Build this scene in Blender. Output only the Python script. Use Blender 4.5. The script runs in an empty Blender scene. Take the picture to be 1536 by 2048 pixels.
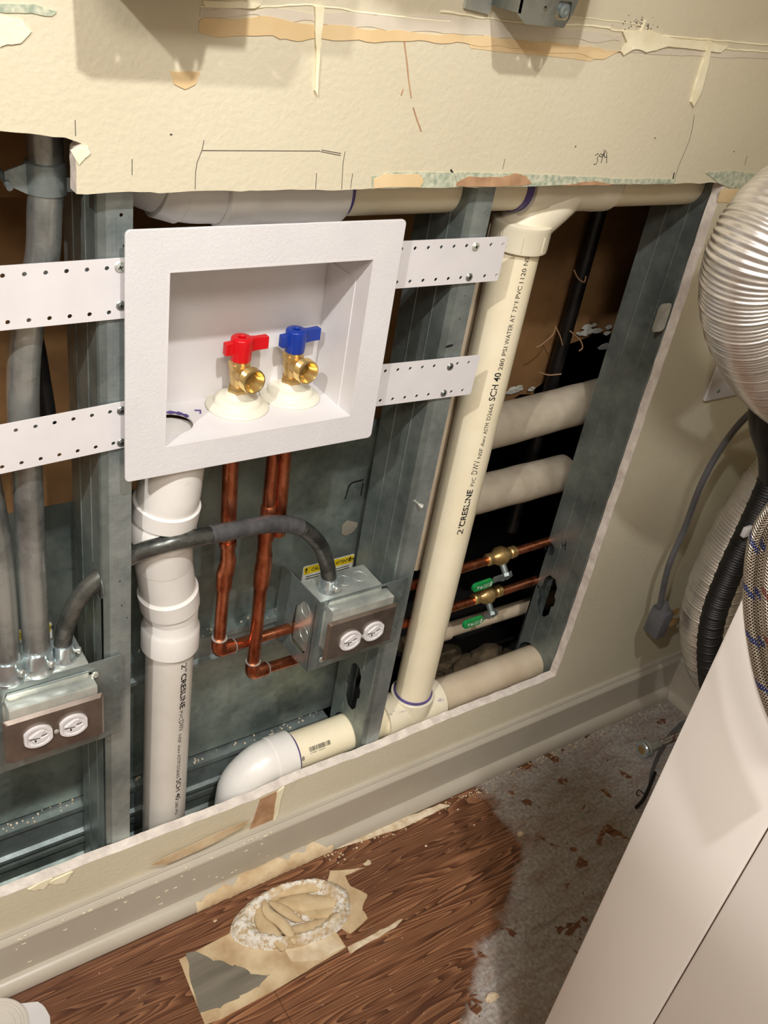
import bpy, bmesh, math, random
from mathutils import Vector, Matrix, Quaternion, noise
from mathutils.geometry import tessellate_polygon
PI = math.pi
random.seed(7)
scn = bpy.context.scene
COL = scn.collection

# ------------------------------------------------------------------ camera
F = 1872.0                       # focal length in pixels of a 1536 x 2048 frame
CAM = Vector((0.0, -0.768, 1.284))
AX = (Vector((0.8265, -0.1965, 0.5275)), Vector((-0.5421, -0.5299, 0.6521)), Vector((0.1514, -0.8250, -0.5445)))
RIGHT = Vector((AX[0][0], AX[1][0], AX[2][0])).normalized()
DOWN = Vector((AX[0][1], AX[1][1], AX[2][1])).normalized()
FWD = Vector((AX[0][2], AX[1][2], AX[2][2])).normalized()
cd = bpy.data.cameras.new('camera'); cam = bpy.data.objects.new('camera', cd); COL.objects.link(cam)
cd.sensor_fit = 'VERTICAL'; cd.sensor_height = 24.0; cd.sensor_width = 18.0; cd.lens = 24.0 * F / 2048.0
cd.clip_start = 0.02
cam.matrix_world = Matrix.Translation(CAM) @ Matrix((( RIGHT[0], -DOWN[0], -FWD[0]), (RIGHT[1], -DOWN[1], -FWD[1]), (RIGHT[2], -DOWN[2], -FWD[2]))).to_4x4()
scn.camera = cam

# ------------------------------------------------------------------ light
w = bpy.data.worlds.new('world'); scn.world = w; w.use_nodes = True
w.node_tree.nodes['Background'].inputs[0].default_value = (1.0, 0.84, 0.70, 1)
w.node_tree.nodes['Background'].inputs[1].default_value = 0.22
scn.view_settings.view_transform = 'Standard'; scn.view_settings.look = 'None'
scn.view_settings.gamma = 1.0; scn.view_settings.use_curve_mapping = False
scn.view_settings.exposure = 0.0
def lamp(name, loc, power, size, col, rot=(0, 0, 0)):
    l = bpy.data.lights.new(name, 'AREA'); l.shape = 'DISK'; l.size = size; l.energy = power; l.color = col
    o = bpy.data.objects.new(name, l); COL.objects.link(o); o.location = loc; o.rotation_euler = rot
    return o
def spot(name, loc, aim, power, size, blend, col, radius=0.03):
    l = bpy.data.lights.new(name, 'SPOT'); l.energy = power; l.color = col; l.shadow_soft_size = radius
    l.spot_size = math.radians(size); l.spot_blend = blend
    o = bpy.data.objects.new(name, l); COL.objects.link(o); o.location = loc
    o.rotation_euler = (Vector(aim) - Vector(loc)).to_track_quat('-Z', 'Y').to_euler(); return o
spot('ceiling_spotlight', (0.20, -1.10, 2.40), (0.12, 0.0, 0.66), 98, 76, 1.0, (1.0, 0.98, 0.95))
spot('ceiling_spotlight', (-1.10, -1.10, 2.40), (-0.05, 0.0, 0.90), 118, 66, 1.0, (1.0, 0.98, 0.95))
lamp('fill_light', (-0.50, -1.85, 2.42), 36, 0.7, (1.0, 0.95, 0.89))  # soft fill added to lift the shade in the recess and cavity

# ------------------------------------------------------------------ helpers
def ray(px, py):
    return RIGHT * (px - 768.0) + DOWN * (py - 1024.0) + FWD * F
def at(px, py, y=0.0):
    d = ray(px, py); return CAM + d * ((y - CAM.y) / d.y)
def atx(px, py, x):
    d = ray(px, py); return CAM + d * ((x - CAM.x) / d.x)
def atz(px, py, z=0.0):
    d = ray(px, py); return CAM + d * ((z - CAM.z) / d.z)

def catmull(pts, n=8):
    P = [Vector(p) for p in pts]
    P = [P[0] * 2 - P[1]] + P + [P[-1] * 2 - P[-2]]
    out = []
    for i in range(1, len(P) - 2):
        for k in range(n):
            t = k / n; a, b, c, d = P[i-1], P[i], P[i+1], P[i+2]
            out.append(0.5 * ((2*b) + (c-a)*t + (2*a-5*b+4*c-d)*t*t + (3*b-a-3*c+d)*t**3))
    out.append(P[-2]); return out
def resample(pts, step):
    out = [pts[0].copy()]; acc = 0.0
    for a, b in zip(pts, pts[1:]):
        L = (b - a).length; pos = step - acc
        while pos <= L and L > 0:
            out.append(a.lerp(b, pos / L)); pos += step
        acc = (acc + L) % step if L > 0 else acc
    if (out[-1] - pts[-1]).length > step * 0.3: out.append(pts[-1].copy())
    return out

def box(bm, x0, x1, y0, y1, z0, z1, bev=0.0, mat=0):
    r = bmesh.ops.create_cube(bm, size=1.0)
    vs = r['verts']
    for v in vs:
        v.co = Vector(((x0+x1)/2 + v.co.x*(x1-x0), (y0+y1)/2 + v.co.y*(y1-y0), (z0+z1)/2 + v.co.z*(z1-z0)))
    fs = {f for v in vs for f in v.link_faces}
    for f in fs: f.material_index = mat
    if bev > 0:
        es = {e for v in vs for e in v.link_edges}
        rb = bmesh.ops.bevel(bm, geom=list(es), offset=bev, segments=2, affect='EDGES', profile=0.5)
        for f in rb['faces']: f.material_index = mat

def tube(bm, pts, radii, seg=24, caps=True, mat=0, closed_uv=True, squash=None):
    n = len(pts)
    if not hasattr(radii, '__len__'): radii = [radii] * n
    uv = bm.loops.layers.uv.verify()
    T = []
    for i in range(n):
        a = pts[max(i-1, 0)]; b = pts[min(i+1, n-1)]; d = b - a
        T.append(d.normalized() if d.length > 1e-9 else Vector((0, 0, 1)))
    ref = Vector((0, 0, 1)) if abs(T[0].z) < 0.9 else Vector((1, 0, 0))
    N = (ref - T[0] * ref.dot(T[0])).normalized()
    rings = []; ss = [0.0]
    for i in range(1, n): ss.append(ss[-1] + (pts[i] - pts[i-1]).length)
    for i in range(n):
        if i: 
            N = N - T[i] * N.dot(T[i]); N.normalize()
        B = T[i].cross(N)
        rings.append([bm.verts.new(pts[i] + (N * math.cos(2*PI*k/seg) + B * math.sin(2*PI*k/seg)) * radii[i]) for k in range(seg)])
    for i in range(n - 1):
        for k in range(seg):
            k2 = (k + 1) % seg
            f = bm.faces.new((rings[i][k], rings[i][k2], rings[i+1][k2], rings[i+1][k])); f.material_index = mat
            for lp, (u, v) in zip(f.loops, ((k/seg, ss[i]), ((k+1)/seg, ss[i]), ((k+1)/seg, ss[i+1]), (k/seg, ss[i+1]))):
                lp[uv].uv = (u, v)
    if caps:
        for R_, rev in ((rings[0], True), (rings[-1], False)):
            try:
                f = bm.faces.new(list(reversed(R_)) if rev else R_); f.material_index = mat
            except ValueError: pass

def cyl(bm, a, b, r, r2=None, seg=24, mat=0):
    tube(bm, [Vector(a), Vector(b)], [r, r if r2 is None else r2], seg, True, mat)

def lathe(bm, base, axis, prof, seg=32, mat=0, hexa=False):
    axis = Vector(axis).normalized(); base = Vector(base)
    ref = Vector((1, 0, 0)) if abs(axis.x) < 0.9 else Vector((0, 1, 0))
    N = (ref - axis * ref.dot(axis)).normalized(); B = axis.cross(N)
    rings = []
    for r, h in prof:
        rings.append([bm.verts.new(base + axis*h + (N*math.cos(2*PI*k/seg) + B*math.sin(2*PI*k/seg)) * max(r, 1e-5)) for k in range(seg)])
    for i in range(len(rings) - 1):
        for k in range(seg):
            k2 = (k+1) % seg
            f = bm.faces.new((rings[i][k], rings[i][k2], rings[i+1][k2], rings[i+1][k])); f.material_index = mat
    for R_ in (rings[0], rings[-1]):
        try: f = bm.faces.new(R_); f.material_index = mat
        except ValueError: pass

def plate(bm, outer, holes, O, U, V, th, mat=0, edge_mat=None, hole_mat=None):
    """flat plate with real holes: 2d outlines in the frame O, U, V; thickness th along U x V (negative: other way)"""
    U = Vector(U).normalized(); V = Vector(V).normalized(); W = U.cross(V).normalized(); O = Vector(O)
    loops = [list(outer)] + [list(h) for h in holes]
    flat = [p for l in loops for p in l]
    tris = tessellate_polygon([[Vector((p[0], p[1], 0)) for p in l] for l in loops])
    fr = [bm.verts.new(O + U*p[0] + V*p[1]) for p in flat]
    bk = [bm.verts.new(O + U*p[0] + V*p[1] + W*th) for p in flat]
    for t in tris:
        for S in (fr, bk):
            try: f = bm.faces.new([S[i] for i in t]); f.material_index = mat
            except ValueError: pass
    i0 = 0
    for li, l in enumerate(loops):
        n = len(l); m = edge_mat if edge_mat is not None else mat
        if li and hole_mat is not None: m = hole_mat
        for k in range(n):
            a, b = i0 + k, i0 + (k+1) % n
            try: f = bm.faces.new((fr[a], fr[b], bk[b], bk[a])); f.material_index = m
            except ValueError: pass
        i0 += n

def circ(cx, cy, r, n=16, ry=None):
    ry = r if ry is None else ry
    return [(cx + r*math.cos(2*PI*k/n), cy + ry*math.sin(2*PI*k/n)) for k in range(n)]
def rrect(x0, x1, y0, y1, r, n=4):
    out = []
    for cx, cy, a0 in ((x1-r, y1-r, 0), (x0+r, y1-r, 90), (x0+r, y0+r, 180), (x1-r, y0+r, 270)):
        for k in range(n+1):
            a = math.radians(a0 + 90*k/n); out.append((cx + r*math.cos(a), cy + r*math.sin(a)))
    return out
def extrude_profile(bm, prof, axis_pts, mat=0, closed=True):
    """prof: list of Vector offsets, swept from a to b"""
    a, b = Vector(axis_pts[0]), Vector(axis_pts[1]); n = len(prof)
    A = [bm.verts.new(a + Vector(p)) for p in prof]; B = [bm.verts.new(b + Vector(p)) for p in prof]
    for k in range(n if closed else n-1):
        k2 = (k+1) % n; f = bm.faces.new((A[k], A[k2], B[k2], B[k])); f.material_index = mat
    if closed:
        for R_ in (A, B):
            t = tessellate_polygon([[v.co for v in R_]])
            for q in t:
                try: f = bm.faces.new([R_[i] for i in q]); f.material_index = mat
                except ValueError: pass

def obj(name, bm, mats, parent=None, label=None, smooth=True, angle=35, bevel=0):
    me = bpy.data.meshes.new(name)
    bmesh.ops.remove_doubles(bm, verts=bm.verts, dist=1e-6)
    bmesh.ops.recalc_face_normals(bm, faces=bm.faces)
    bm.to_mesh(me); bm.free()
    for m in (mats if isinstance(mats, (list, tuple)) else [mats]): me.materials.append(m)
    o = bpy.data.objects.new(name, me); COL.objects.link(o)
    if smooth:
        for p in me.polygons: p.use_smooth = True
        me.set_sharp_from_angle(angle=math.radians(angle))
    if parent is not None:
        o.parent = parent
        m = Matrix.Identity(4); q = parent
        while q is not None: m = Matrix.Translation(q.location) @ m if q.type == 'EMPTY' else m; q = q.parent
        if parent.type == 'EMPTY': o.matrix_parent_inverse = m.inverted()
    if label: o['label'] = label
    if bevel:
        b = o.modifiers.new('bevel', 'BEVEL'); b.width = bevel; b.segments = 2; b.limit_method = 'ANGLE'; b.angle_limit = math.radians(40)
    return o
def thing(name, label, cat, loc=(0, 0, 0), group=None):
    o = bpy.data.objects.new(name, None); COL.objects.link(o); o.location = loc; o.empty_display_size = 0.02
    o['label'] = label; o['category'] = cat
    if group: o['group'] = group
    return o
def tag(o, label, cat, group=None):
    o['label'] = label; o['category'] = cat
    if group: o['group'] = group
    return o
def struct(name, bm, mats, **k):
    o = obj(name, bm, mats, **k); o['kind'] = 'structure'; return o
NB = bmesh.new

# ------------------------------------------------------------------ materials
def lin(c):
    return tuple(((x/255)/12.92 if x/255 <= 0.04045 else ((x/255+0.055)/1.055)**2.4) for x in c) + (1,)
class NT:
    def __init__(s, name):
        s.m = bpy.data.materials.new(name); s.m.use_nodes = True; s.t = s.m.node_tree; s.b = s.t.nodes['Principled BSDF']
        s.tc = s.t.nodes.new('ShaderNodeTexCoord')
    def n(s, kind, **inp):
        nd = s.t.nodes.new('ShaderNode' + kind)
        for k, v in inp.items():
            if hasattr(nd, k) and not k[0].isupper() and k not in ('scale',): setattr(nd, k, v)
        return nd
    def link(s, a, b): s.t.links.new(a, b)
    def mapping(s, scale=(1, 1, 1), rot=(0, 0, 0), src='Object'):
        m = s.t.nodes.new('ShaderNodeMapping'); s.link(s.tc.outputs[src], m.inputs[0])
        m.inputs['Scale'].default_value = scale; m.inputs['Rotation'].default_value = rot
        return m.outputs[0]
    def noise(s, vec, scale, detail=4, rough=0.55, dist=0.0):
        nd = s.t.nodes.new('ShaderNodeTexNoise'); s.link(vec, nd.inputs['Vector'])
        nd.inputs['Scale'].default_value = scale; nd.inputs['Detail'].default_value = detail
        nd.inputs['Roughness'].default_value = rough; nd.inputs['Distortion'].default_value = dist
        return nd.outputs['Fac']
    def ramp(s, fac, stops):
        nd = s.t.nodes.new('ShaderNodeValToRGB'); s.link(fac, nd.inputs[0]); e = nd.color_ramp.elements
        while len(e) < len(stops): e.new(0.5)
        for el, (p, c) in zip(e, stops): el.position = p; el.color = c if len(c) == 4 else lin(c)
        return nd.outputs[0]
    def mix(s, fac, a, b, mode='MIX'):
        nd = s.t.nodes.new('ShaderNodeMix'); nd.data_type = 'RGBA'; nd.blend_type = mode
        for v, i in ((fac, 0), (a, 6), (b, 7)):
            if hasattr(v, 'links'): s.link(v, nd.inputs[i])
            else: nd.inputs[i].default_value = v
        return nd.outputs[2]
    def math(s, op, a, b=0.0, clamp=False):
        nd = s.t.nodes.new('ShaderNodeMath'); nd.operation = op; nd.use_clamp = clamp
        for v, i in ((a, 0), (b, 1)):
            if hasattr(v, 'links'): s.link(v, nd.inputs[i])
            else: nd.inputs[i].default_value = v
        return nd.outputs[0]
    def bump(s, h, strength=0.3, dist=0.001):
        nd = s.t.nodes.new('ShaderNodeBump'); s.link(h, nd.inputs['Height'])
        nd.inputs['Strength'].default_value = strength; nd.inputs['Distance'].default_value = dist
        s.link(nd.outputs[0], s.b.inputs['Normal'])
    def set(s, col=None, rough=None, metal=None, spec=None):
        for v, k in ((col, 'Base Color'), (rough, 'Roughness'), (metal, 'Metallic'), (spec, 'Specular IOR Level')):
            if v is None: continue
            if hasattr(v, 'links'): s.link(v, s.b.inputs[k])
            else: s.b.inputs[k].default_value = v
        return s.m

def simple(name, c1, c2=None, rough=0.5, metal=0.0, scale=20, bump=0.0, bscale=None, bdist=0.0005, stretch=(1, 1, 1), detail=4, lo=0.35, hi=0.65, spec=0.5):
    t = NT(name); v = t.mapping(stretch)
    if c2 is None: c2 = tuple(min(255, x*1.06) for x in c1)
    f = t.noise(v, scale, detail)
    col = t.ramp(f, [(lo, c1), (hi, c2)])
    if bump: t.bump(t.noise(v, bscale or scale*3, 3), bump, bdist)
    t.set(col, rough, metal, spec); return t.m

def m_paint():
    t = NT('wall_paint'); v = t.mapping()
    base = t.ramp(t.noise(v, 3.0, 5), [(0.3, (205, 196, 170)), (0.7, (216, 208, 184))])
    smudge = t.ramp(t.noise(v, 9.0, 3, 0.6, 0.6), [(0.66, (0, 0, 0, 1)), (0.78, (1, 1, 1, 1))])
    col = t.mix(t.math('MULTIPLY', smudge, 0.28), base, lin((176, 150, 122)))
    h = t.noise(v, 170, 2, 0.5); t.bump(h, 0.42, 0.0012)
    return t.set(col, 0.62, 0.0, 0.3)
def m_galv(name='galvanized_steel', c1=(112, 122, 122), c2=(152, 162, 160), rough=0.38, knurl=False, dust=0.3, metal=0.62):
    t = NT(name); v = t.mapping()
    vo = t.t.nodes.new('ShaderNodeTexVoronoi'); t.link(v, vo.inputs['Vector']); vo.inputs['Scale'].default_value = 110
    f = t.math('ADD', t.math('MULTIPLY', vo.outputs['Color'], 0.10), t.math('MULTIPLY', t.noise(v, 14, 6), 0.90))
    col = t.ramp(f, [(0.35, c1), (0.62, c2)])
    d = t.ramp(t.noise(v, 900, 2), [(0.66, (0, 0, 0, 1)), (0.72, (1, 1, 1, 1))])
    dm = t.ramp(t.noise(v, 12, 4), [(0.5, (0, 0, 0, 1)), (0.75, (1, 1, 1, 1))])
    dd = t.math('MULTIPLY', t.math('MULTIPLY', d, dm), dust)
    col = t.mix(dd, col, lin((225, 220, 205)))
    r = t.math('ADD', t.math('MULTIPLY', t.noise(v, 35, 5), 0.3), rough - 0.12)
    if knurl:
        vk = t.t.nodes.new('ShaderNodeTexVoronoi'); t.link(t.mapping((1, 1, 0.7)), vk.inputs['Vector']); vk.inputs['Scale'].default_value = 260
        vk.inputs['Randomness'].default_value = 0.25
        t.bump(vk.outputs['Distance'], 0.35, 0.0006)
    else: t.bump(t.noise(v, 60, 3), 0.12, 0.0006)
    t.set(col, r, t.math('SUBTRACT', metal, dd, True)); return t.m
def m_pvc(name, c1, c2, rough=0.35, purple=0.0):
    t = NT(name); v = t.mapping()
    col = t.ramp(t.noise(v, 16, 5), [(0.35, c1), (0.7, c2)])
    g = t.ramp(t.noise(v, 70, 4, 0.7, 0.8), [(0.66, (0, 0, 0, 1)), (0.76, (1, 1, 1, 1))])
    col = t.mix(t.math('MULTIPLY', g, 0.25), col, lin((150, 135, 110)))
    if purple:
        p = t.ramp(t.noise(v, 30, 3, 0.5, 1.0), [(0.63, (0, 0, 0, 1)), (0.68, (1, 1, 1, 1))])
        col = t.mix(t.math('MULTIPLY', p, purple), col, lin((120, 100, 165)))
    t.b.inputs['Subsurface Weight'].default_value = 0.0
    return t.set(col, rough, 0.0, 0.5)
def m_copper():
    t = NT('copper'); v = t.mapping((1, 1, 0.4))
    col = t.ramp(t.noise(v, 60, 5, 0.6, 0.5), [(0.3, (132, 70, 44)), (0.5, (196, 116, 82)), (0.75, (220, 150, 114))])
    t.bump(t.noise(v, 120, 3), 0.1, 0.0005)
    return t.set(col, t.math('ADD', t.math('MULTIPLY', t.noise(v, 40, 3), 0.35), 0.14), 0.95)
def m_floor():
    t = NT('walnut_plank_floor'); v = t.mapping()
    sep = t.t.nodes.new('ShaderNodeSeparateXYZ'); t.link(v, sep.inputs[0]); X, Y = sep.outputs[0], sep.outputs[1]
    row = t.math('FLOOR', t.math('DIVIDE', t.math('ADD', Y, 0.187), 0.157))
    comb = t.t.nodes.new('ShaderNodeCombineXYZ')
    t.link(t.math('ADD', t.math('MULTIPLY', X, 0.55), t.math('MULTIPLY', row, 3.71)), comb.inputs[0])
    t.link(t.math('MULTIPLY', Y, 7.0), comb.inputs[1]); t.link(row, comb.inputs[2])
    g1 = t.t.nodes.new('ShaderNodeTexNoise'); t.link(comb.outputs[0], g1.inputs['Vector']); g1.inputs['Scale'].default_value = 3.2
    g1.inputs['Detail'].default_value = 2; g1.inputs['Distortion'].default_value = 0.25
    rings = t.math('FRACT', t.math('MULTIPLY', g1.outputs['Fac'], 34.0))
    comb2 = t.t.nodes.new('ShaderNodeCombineXYZ'); t.link(t.math('MULTIPLY', X, 18.0), comb2.inputs[0]); t.link(t.math('MULTIPLY', Y, 420.0), comb2.inputs[1])
    fine = t.t.nodes.new('ShaderNodeTexNoise'); t.link(comb2.outputs[0], fine.inputs['Vector']); fine.inputs['Scale'].default_value = 1.0; fine.inputs['Detail'].default_value = 3
    wood = t.ramp(t.math('ADD', t.math('MULTIPLY', rings, 0.55), t.math('MULTIPLY', fine.outputs['Fac'], 0.5)),
                  [(0.2, (70, 42, 27)), (0.5, (132, 86, 58)), (0.8, (186, 134, 96))])
    tone = t.noise(comb.outputs[0], 0.8, 2)
    wood = t.mix(t.ramp(tone, [(0.35, (0, 0, 0, 1)), (0.65, (1, 1, 1, 1))]), wood, t.mix(0.5, wood, lin((62, 34, 24))))
    # plaster dust: spreads from the right end of the wall, wiped clean along an uneven edge
    lim = t.math('MINIMUM', 0.0, t.math('MULTIPLY', t.math('ADD', Y, 0.17), 1.56))
    dst = t.math('ADD', t.math('SUBTRACT', t.math('SUBTRACT', X, lim), 0.925), t.math('MULTIPLY', t.math('SUBTRACT', t.noise(v, 16, 6, 0.65), 0.5), 0.20))
    dmask = t.ramp(t.math('ADD', t.math('MULTIPLY', dst, 12.0), 0.3, True), [(0.0, (0, 0, 0, 1)), (0.5, (1, 1, 1, 1))])
    wear = t.ramp(t.noise(t.mapping((0.6, 1.6, 1)), 26, 6, 0.65, 0.5), [(0.36, (0, 0, 0, 1)), (0.56, (1, 1, 1, 1))])
    spots = t.ramp(t.noise(v, 20, 3, 0.6, 0.4), [(0.62, (1, 1, 1, 1)), (0.64, (0, 0, 0, 1))])
    dm = t.math('MULTIPLY', dmask, t.math('MULTIPLY', t.math('ADD', t.math('MULTIPLY', wear, 0.40), 0.6), spots))
    dustc = t.ramp(t.noise(v, 160, 5, 0.7), [(0.3, (132, 127, 122)), (0.7, (200, 194, 187))])
    # light streaks where the powder was dragged about
    sm = t.ramp(t.noise(t.mapping((1, 2.4, 1)), 9, 5, 0.65, 0.8), [(0.62, (0, 0, 0, 1)), (0.78, (1, 1, 1, 1))])
    col = t.mix(t.math('MULTIPLY', sm, 0.24), wood, lin((140, 124, 108)))
    col = t.mix(t.math('MULTIPLY', dm, 0.93), col, dustc)
    # plank joints
    fr = t.math('FRACT', t.math('DIVIDE', t.math('ADD', Y, 0.187), 0.157))
    j1 = t.math('LESS_THAN', t.math('MINIMUM', fr, t.math('SUBTRACT', 1.0, fr)), 0.006)
    fx = t.math('FRACT', t.math('DIVIDE', t.math('ADD', X, t.math('MULTIPLY', row, 0.43)), 0.91))
    j2 = t.math('LESS_THAN', fx, 0.0012)
    j = t.math('MAXIMUM', j1, j2)
    jc = t.mix(dm, lin((60, 38, 26)), lin((170, 160, 148)))
    col = t.mix(t.math('MULTIPLY', j, 0.8), col, jc)
    t.bump(t.math('ADD', t.math('MULTIPLY', fine.outputs['Fac'], 0.5), t.math('MULTIPLY', rings, 0.3)), 0.12, 0.0008)
    rg = t.math('ADD', t.math('MULTIPLY', dm, 0.45), 0.42)
    return t.set(col, rg, 0.0, 0.4)

M = dict(
    paint=m_paint(), floor=m_floor(), copper=m_copper(),
    gypsum=simple('gypsum_core', (214, 202, 192), (238, 228, 216), 0.9, scale=60, bump=0.6, bscale=240, bdist=0.001),
    galv=m_galv(), galv_stud=m_galv('galvanized_stud', (106, 115, 113), (140, 149, 145), 0.42, dust=0.5),
    galv_knurl=m_galv('knurled_stud_face', (130, 140, 140), (170, 178, 176), 0.42, knurl=True),
    galv_bright=m_galv('zinc_plated', (176, 182, 178), (222, 224, 214), 0.3, dust=0.5),
    galv_dark=m_galv('dull_steel_sheet', (104, 115, 112), (146, 156, 148), 0.36, dust=0.5),
    chrome=simple('bright_zinc', (186, 200, 206), (218, 228, 230), 0.2, 0.8, 30),
    emt=m_galv('conduit_steel', (118, 122, 121), (178, 180, 176), 0.28, dust=0.4, metal=0.75),
    flexc=m_galv('dark_conduit', (66, 68, 67), (138, 140, 134), 0.28, dust=0.8, metal=0.75),
    tape=simple('grey_tape', (62, 62, 64), (84, 84, 85), 0.32, 0.0, 40, 0.5, 90, 0.001),
    coverplate=simple('brown_steel', (112, 100, 91), (140, 128, 118), 0.3, 0.7, 25, 0.2, 60),
    white_plastic=simple('white_textured_plastic', (214, 212, 213), (220, 218, 219), 0.45, 0, 12, 0.5, 420, 0.0006),
    white_smooth=simple('white_smooth_plastic', (216, 213, 214), (222, 219, 219), 0.35),
    strap=simple('white_painted_strap', (216, 213, 214), (222, 219, 220), 0.4),
    rubber=simple('cream_rubber', (218, 214, 196), (226, 222, 205), 0.5),
    brass=simple('brass', (186, 152, 96), (216, 186, 128), 0.34, 0.85, 50, 0.12, 120),
    brass_in=simple('bright_brass', (226, 194, 126), (240, 214, 150), 0.2, 0.9, 40),
    red=simple('red_plastic', (196, 8, 20), (206, 14, 26), 0.3, scale=8), blue=simple('blue_plastic', (14, 48, 140), (20, 58, 152), 0.28, scale=8),
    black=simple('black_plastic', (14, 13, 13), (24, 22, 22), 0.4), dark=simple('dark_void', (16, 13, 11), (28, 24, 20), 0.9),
    pvc=m_pvc('cream_pvc', (240, 228, 196), (246, 236, 208)), pvc_grey=m_pvc('grey_white_pvc', (206, 200, 190), (218, 212, 203)),
    fit=m_pvc('white_pvc_fitting', (226, 222, 216), (236, 233, 228), 0.3), fit_cream=m_pvc('cream_pvc_fitting', (226, 217, 192), (236, 228, 206), 0.35, 0.5),
    pvc_old=m_pvc('old_pvc', (196, 178, 152), (214, 198, 174)), purple=simple('purple_primer', (70, 56, 110), (98, 84, 150), 0.45),
    ink=simple('black_ink', (18, 18, 20), (24, 24, 26), 0.6), graphite=simple('graphite', (70, 62, 54), (92, 84, 74), 0.6),
    kraft=simple('brown_board_paper', (112, 80, 46), (146, 108, 66), 0.85, 0, 9, 0.3, 60),
    lightglue=simple('pale_plaster_smear', (212, 190, 156), (234, 220, 194), 0.9, 0, 40, 0.4, 120),
    greyband=simple('skimmed_grey_strip', (204, 194, 176), (216, 206, 188), 0.7, 0, 12, 0.3, 120),
    tan=simple('tan_glue_residue', (216, 188, 140), (228, 202, 158), 0.8, 0, 14, 0.3, 90),
    cream=simple('cream_caulk', (236, 226, 192), (244, 237, 208), 0.6, 0, 40, 0.6, 120, 0.001),
    green=simple('green_board_paper', (150, 162, 142), (206, 206, 182), 0.85, 0, 160, 0.3, 160),
    torn=simple('torn_brown_paper', (160, 122, 90), (190, 152, 116), 0.9, 0, 40, 0.6, 90, 0.001),
    base=simple('greige_trim_paint', (176, 168, 152), (186, 178, 163), 0.33, 0, 5, 0.05),
    insul=simple('white_pipe_jacket', (160, 148, 128), (192, 180, 160), 0.7, 0, 18, 0.5, 24, 0.002, lo=0.3, hi=0.7),
    alu=simple('aluminium_foil', (214, 210, 205), (236, 232, 228), 0.3, 0.8, 30),
    appliance=simple('white_enamel', (232, 224, 218), (236, 229, 223), 0.3, 0, 3),
    cord=simple('grey_cord', (88, 88, 92), (100, 100, 104), 0.45), hose_black=simple('black_hose', (20, 19, 20), (32, 30, 30), 0.42),
    yellow=simple('yellow_label', (220, 190, 30), (230, 200, 40), 0.45), label=simple('white_label', (206, 206, 196), (216, 216, 206), 0.4),
    greenp=simple('green_vinyl', (16, 128, 62), (24, 144, 72), 0.35), ceilm=simple('ceiling_paint', (212, 202, 190), (216, 206, 194), 0.9),
    debris=simple('plaster_crumbs', (196, 172, 136), (236, 222, 196), 0.95, 0, 60), slate=simple('grey_scraped_film', (112, 106, 94), (134, 128, 114), 0.6, 0, 20, 0.3, 60, 0.0005, (0.3, 3, 1)),
    adhesive=simple('tan_subfloor', (188, 160, 122), (222, 202, 166), 0.9, 0, 22, 0.5, 120, 0.001),
    bracket=m_galv('bracket_steel', (92, 96, 92), (140, 142, 134), 0.4), concrete=simple('rubble', (70, 58, 42), (110, 94, 70), 0.95, 0, 30, 0.8, 60, 0.003),
)
def m_rag():
    t = NT('plaster_soaked_rag'); v = t.mapping()
    col = t.ramp(t.noise(v, 26, 5, 0.6), [(0.3, (178, 150, 110)), (0.55, (206, 182, 142)), (0.75, (224, 206, 170))])
    pw = t.ramp(t.noise(v, 150, 4, 0.7), [(0.40, (0, 0, 0, 1)), (0.52, (1, 1, 1, 1))])
    ar = t.ramp(t.noise(v, 22, 3), [(0.36, (0, 0, 0, 1)), (0.50, (1, 1, 1, 1))])
    col = t.mix(t.math('MULTIPLY', pw, ar), col, lin((240, 236, 226)))
    t.bump(t.noise(v, 200, 5, 0.7), 0.8, 0.002); return t.set(col, 0.95, 0, 0.1)
M['rag'] = m_rag()
M['ragcloth'] = simple('tan_rag_cloth', (196, 170, 130), (220, 198, 160), 0.9, 0, 30, 0.5, 200, 0.001)
def m_braid(name, mark):
    t = NT(name); uvn = t.tc.outputs['UV']
    sep = t.t.nodes.new('ShaderNodeSeparateXYZ'); t.link(uvn, sep.inputs[0]); U, V = sep.outputs[0], sep.outputs[1]
    a = t.math('SINE', t.math('ADD', t.math('MULTIPLY', U, 2*PI*9), t.math('MULTIPLY', V, 2500.0)))
    b = t.math('SINE', t.math('SUBTRACT', t.math('MULTIPLY', U, 2*PI*9), t.math('MULTIPLY', V, 2500.0)))
    h = t.math('MAXIMUM', a, b)
    col = t.ramp(t.math('ADD', t.math('MULTIPLY', h, 0.5), 0.5), [(0.4, (70, 62, 54)), (0.85, (214, 204, 190))])
    k = t.math('FRACT', t.math('ADD', t.math('MULTIPLY', V, 26.0), U))
    mk = t.math('MULTIPLY', t.math('LESS_THAN', k, 0.14), t.math('GREATER_THAN', a, -0.2))
    col = t.mix(mk, col, lin(mark))
    t.bump(h, 0.8, 0.001); return t.set(col, 0.25, t.math('SUBTRACT', 0.9, mk))
M['braid_blue'] = m_braid('braided_steel_blue', (20, 50, 130)); M['braid_red'] = m_braid('braided_steel_red', (120, 30, 24))

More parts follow.
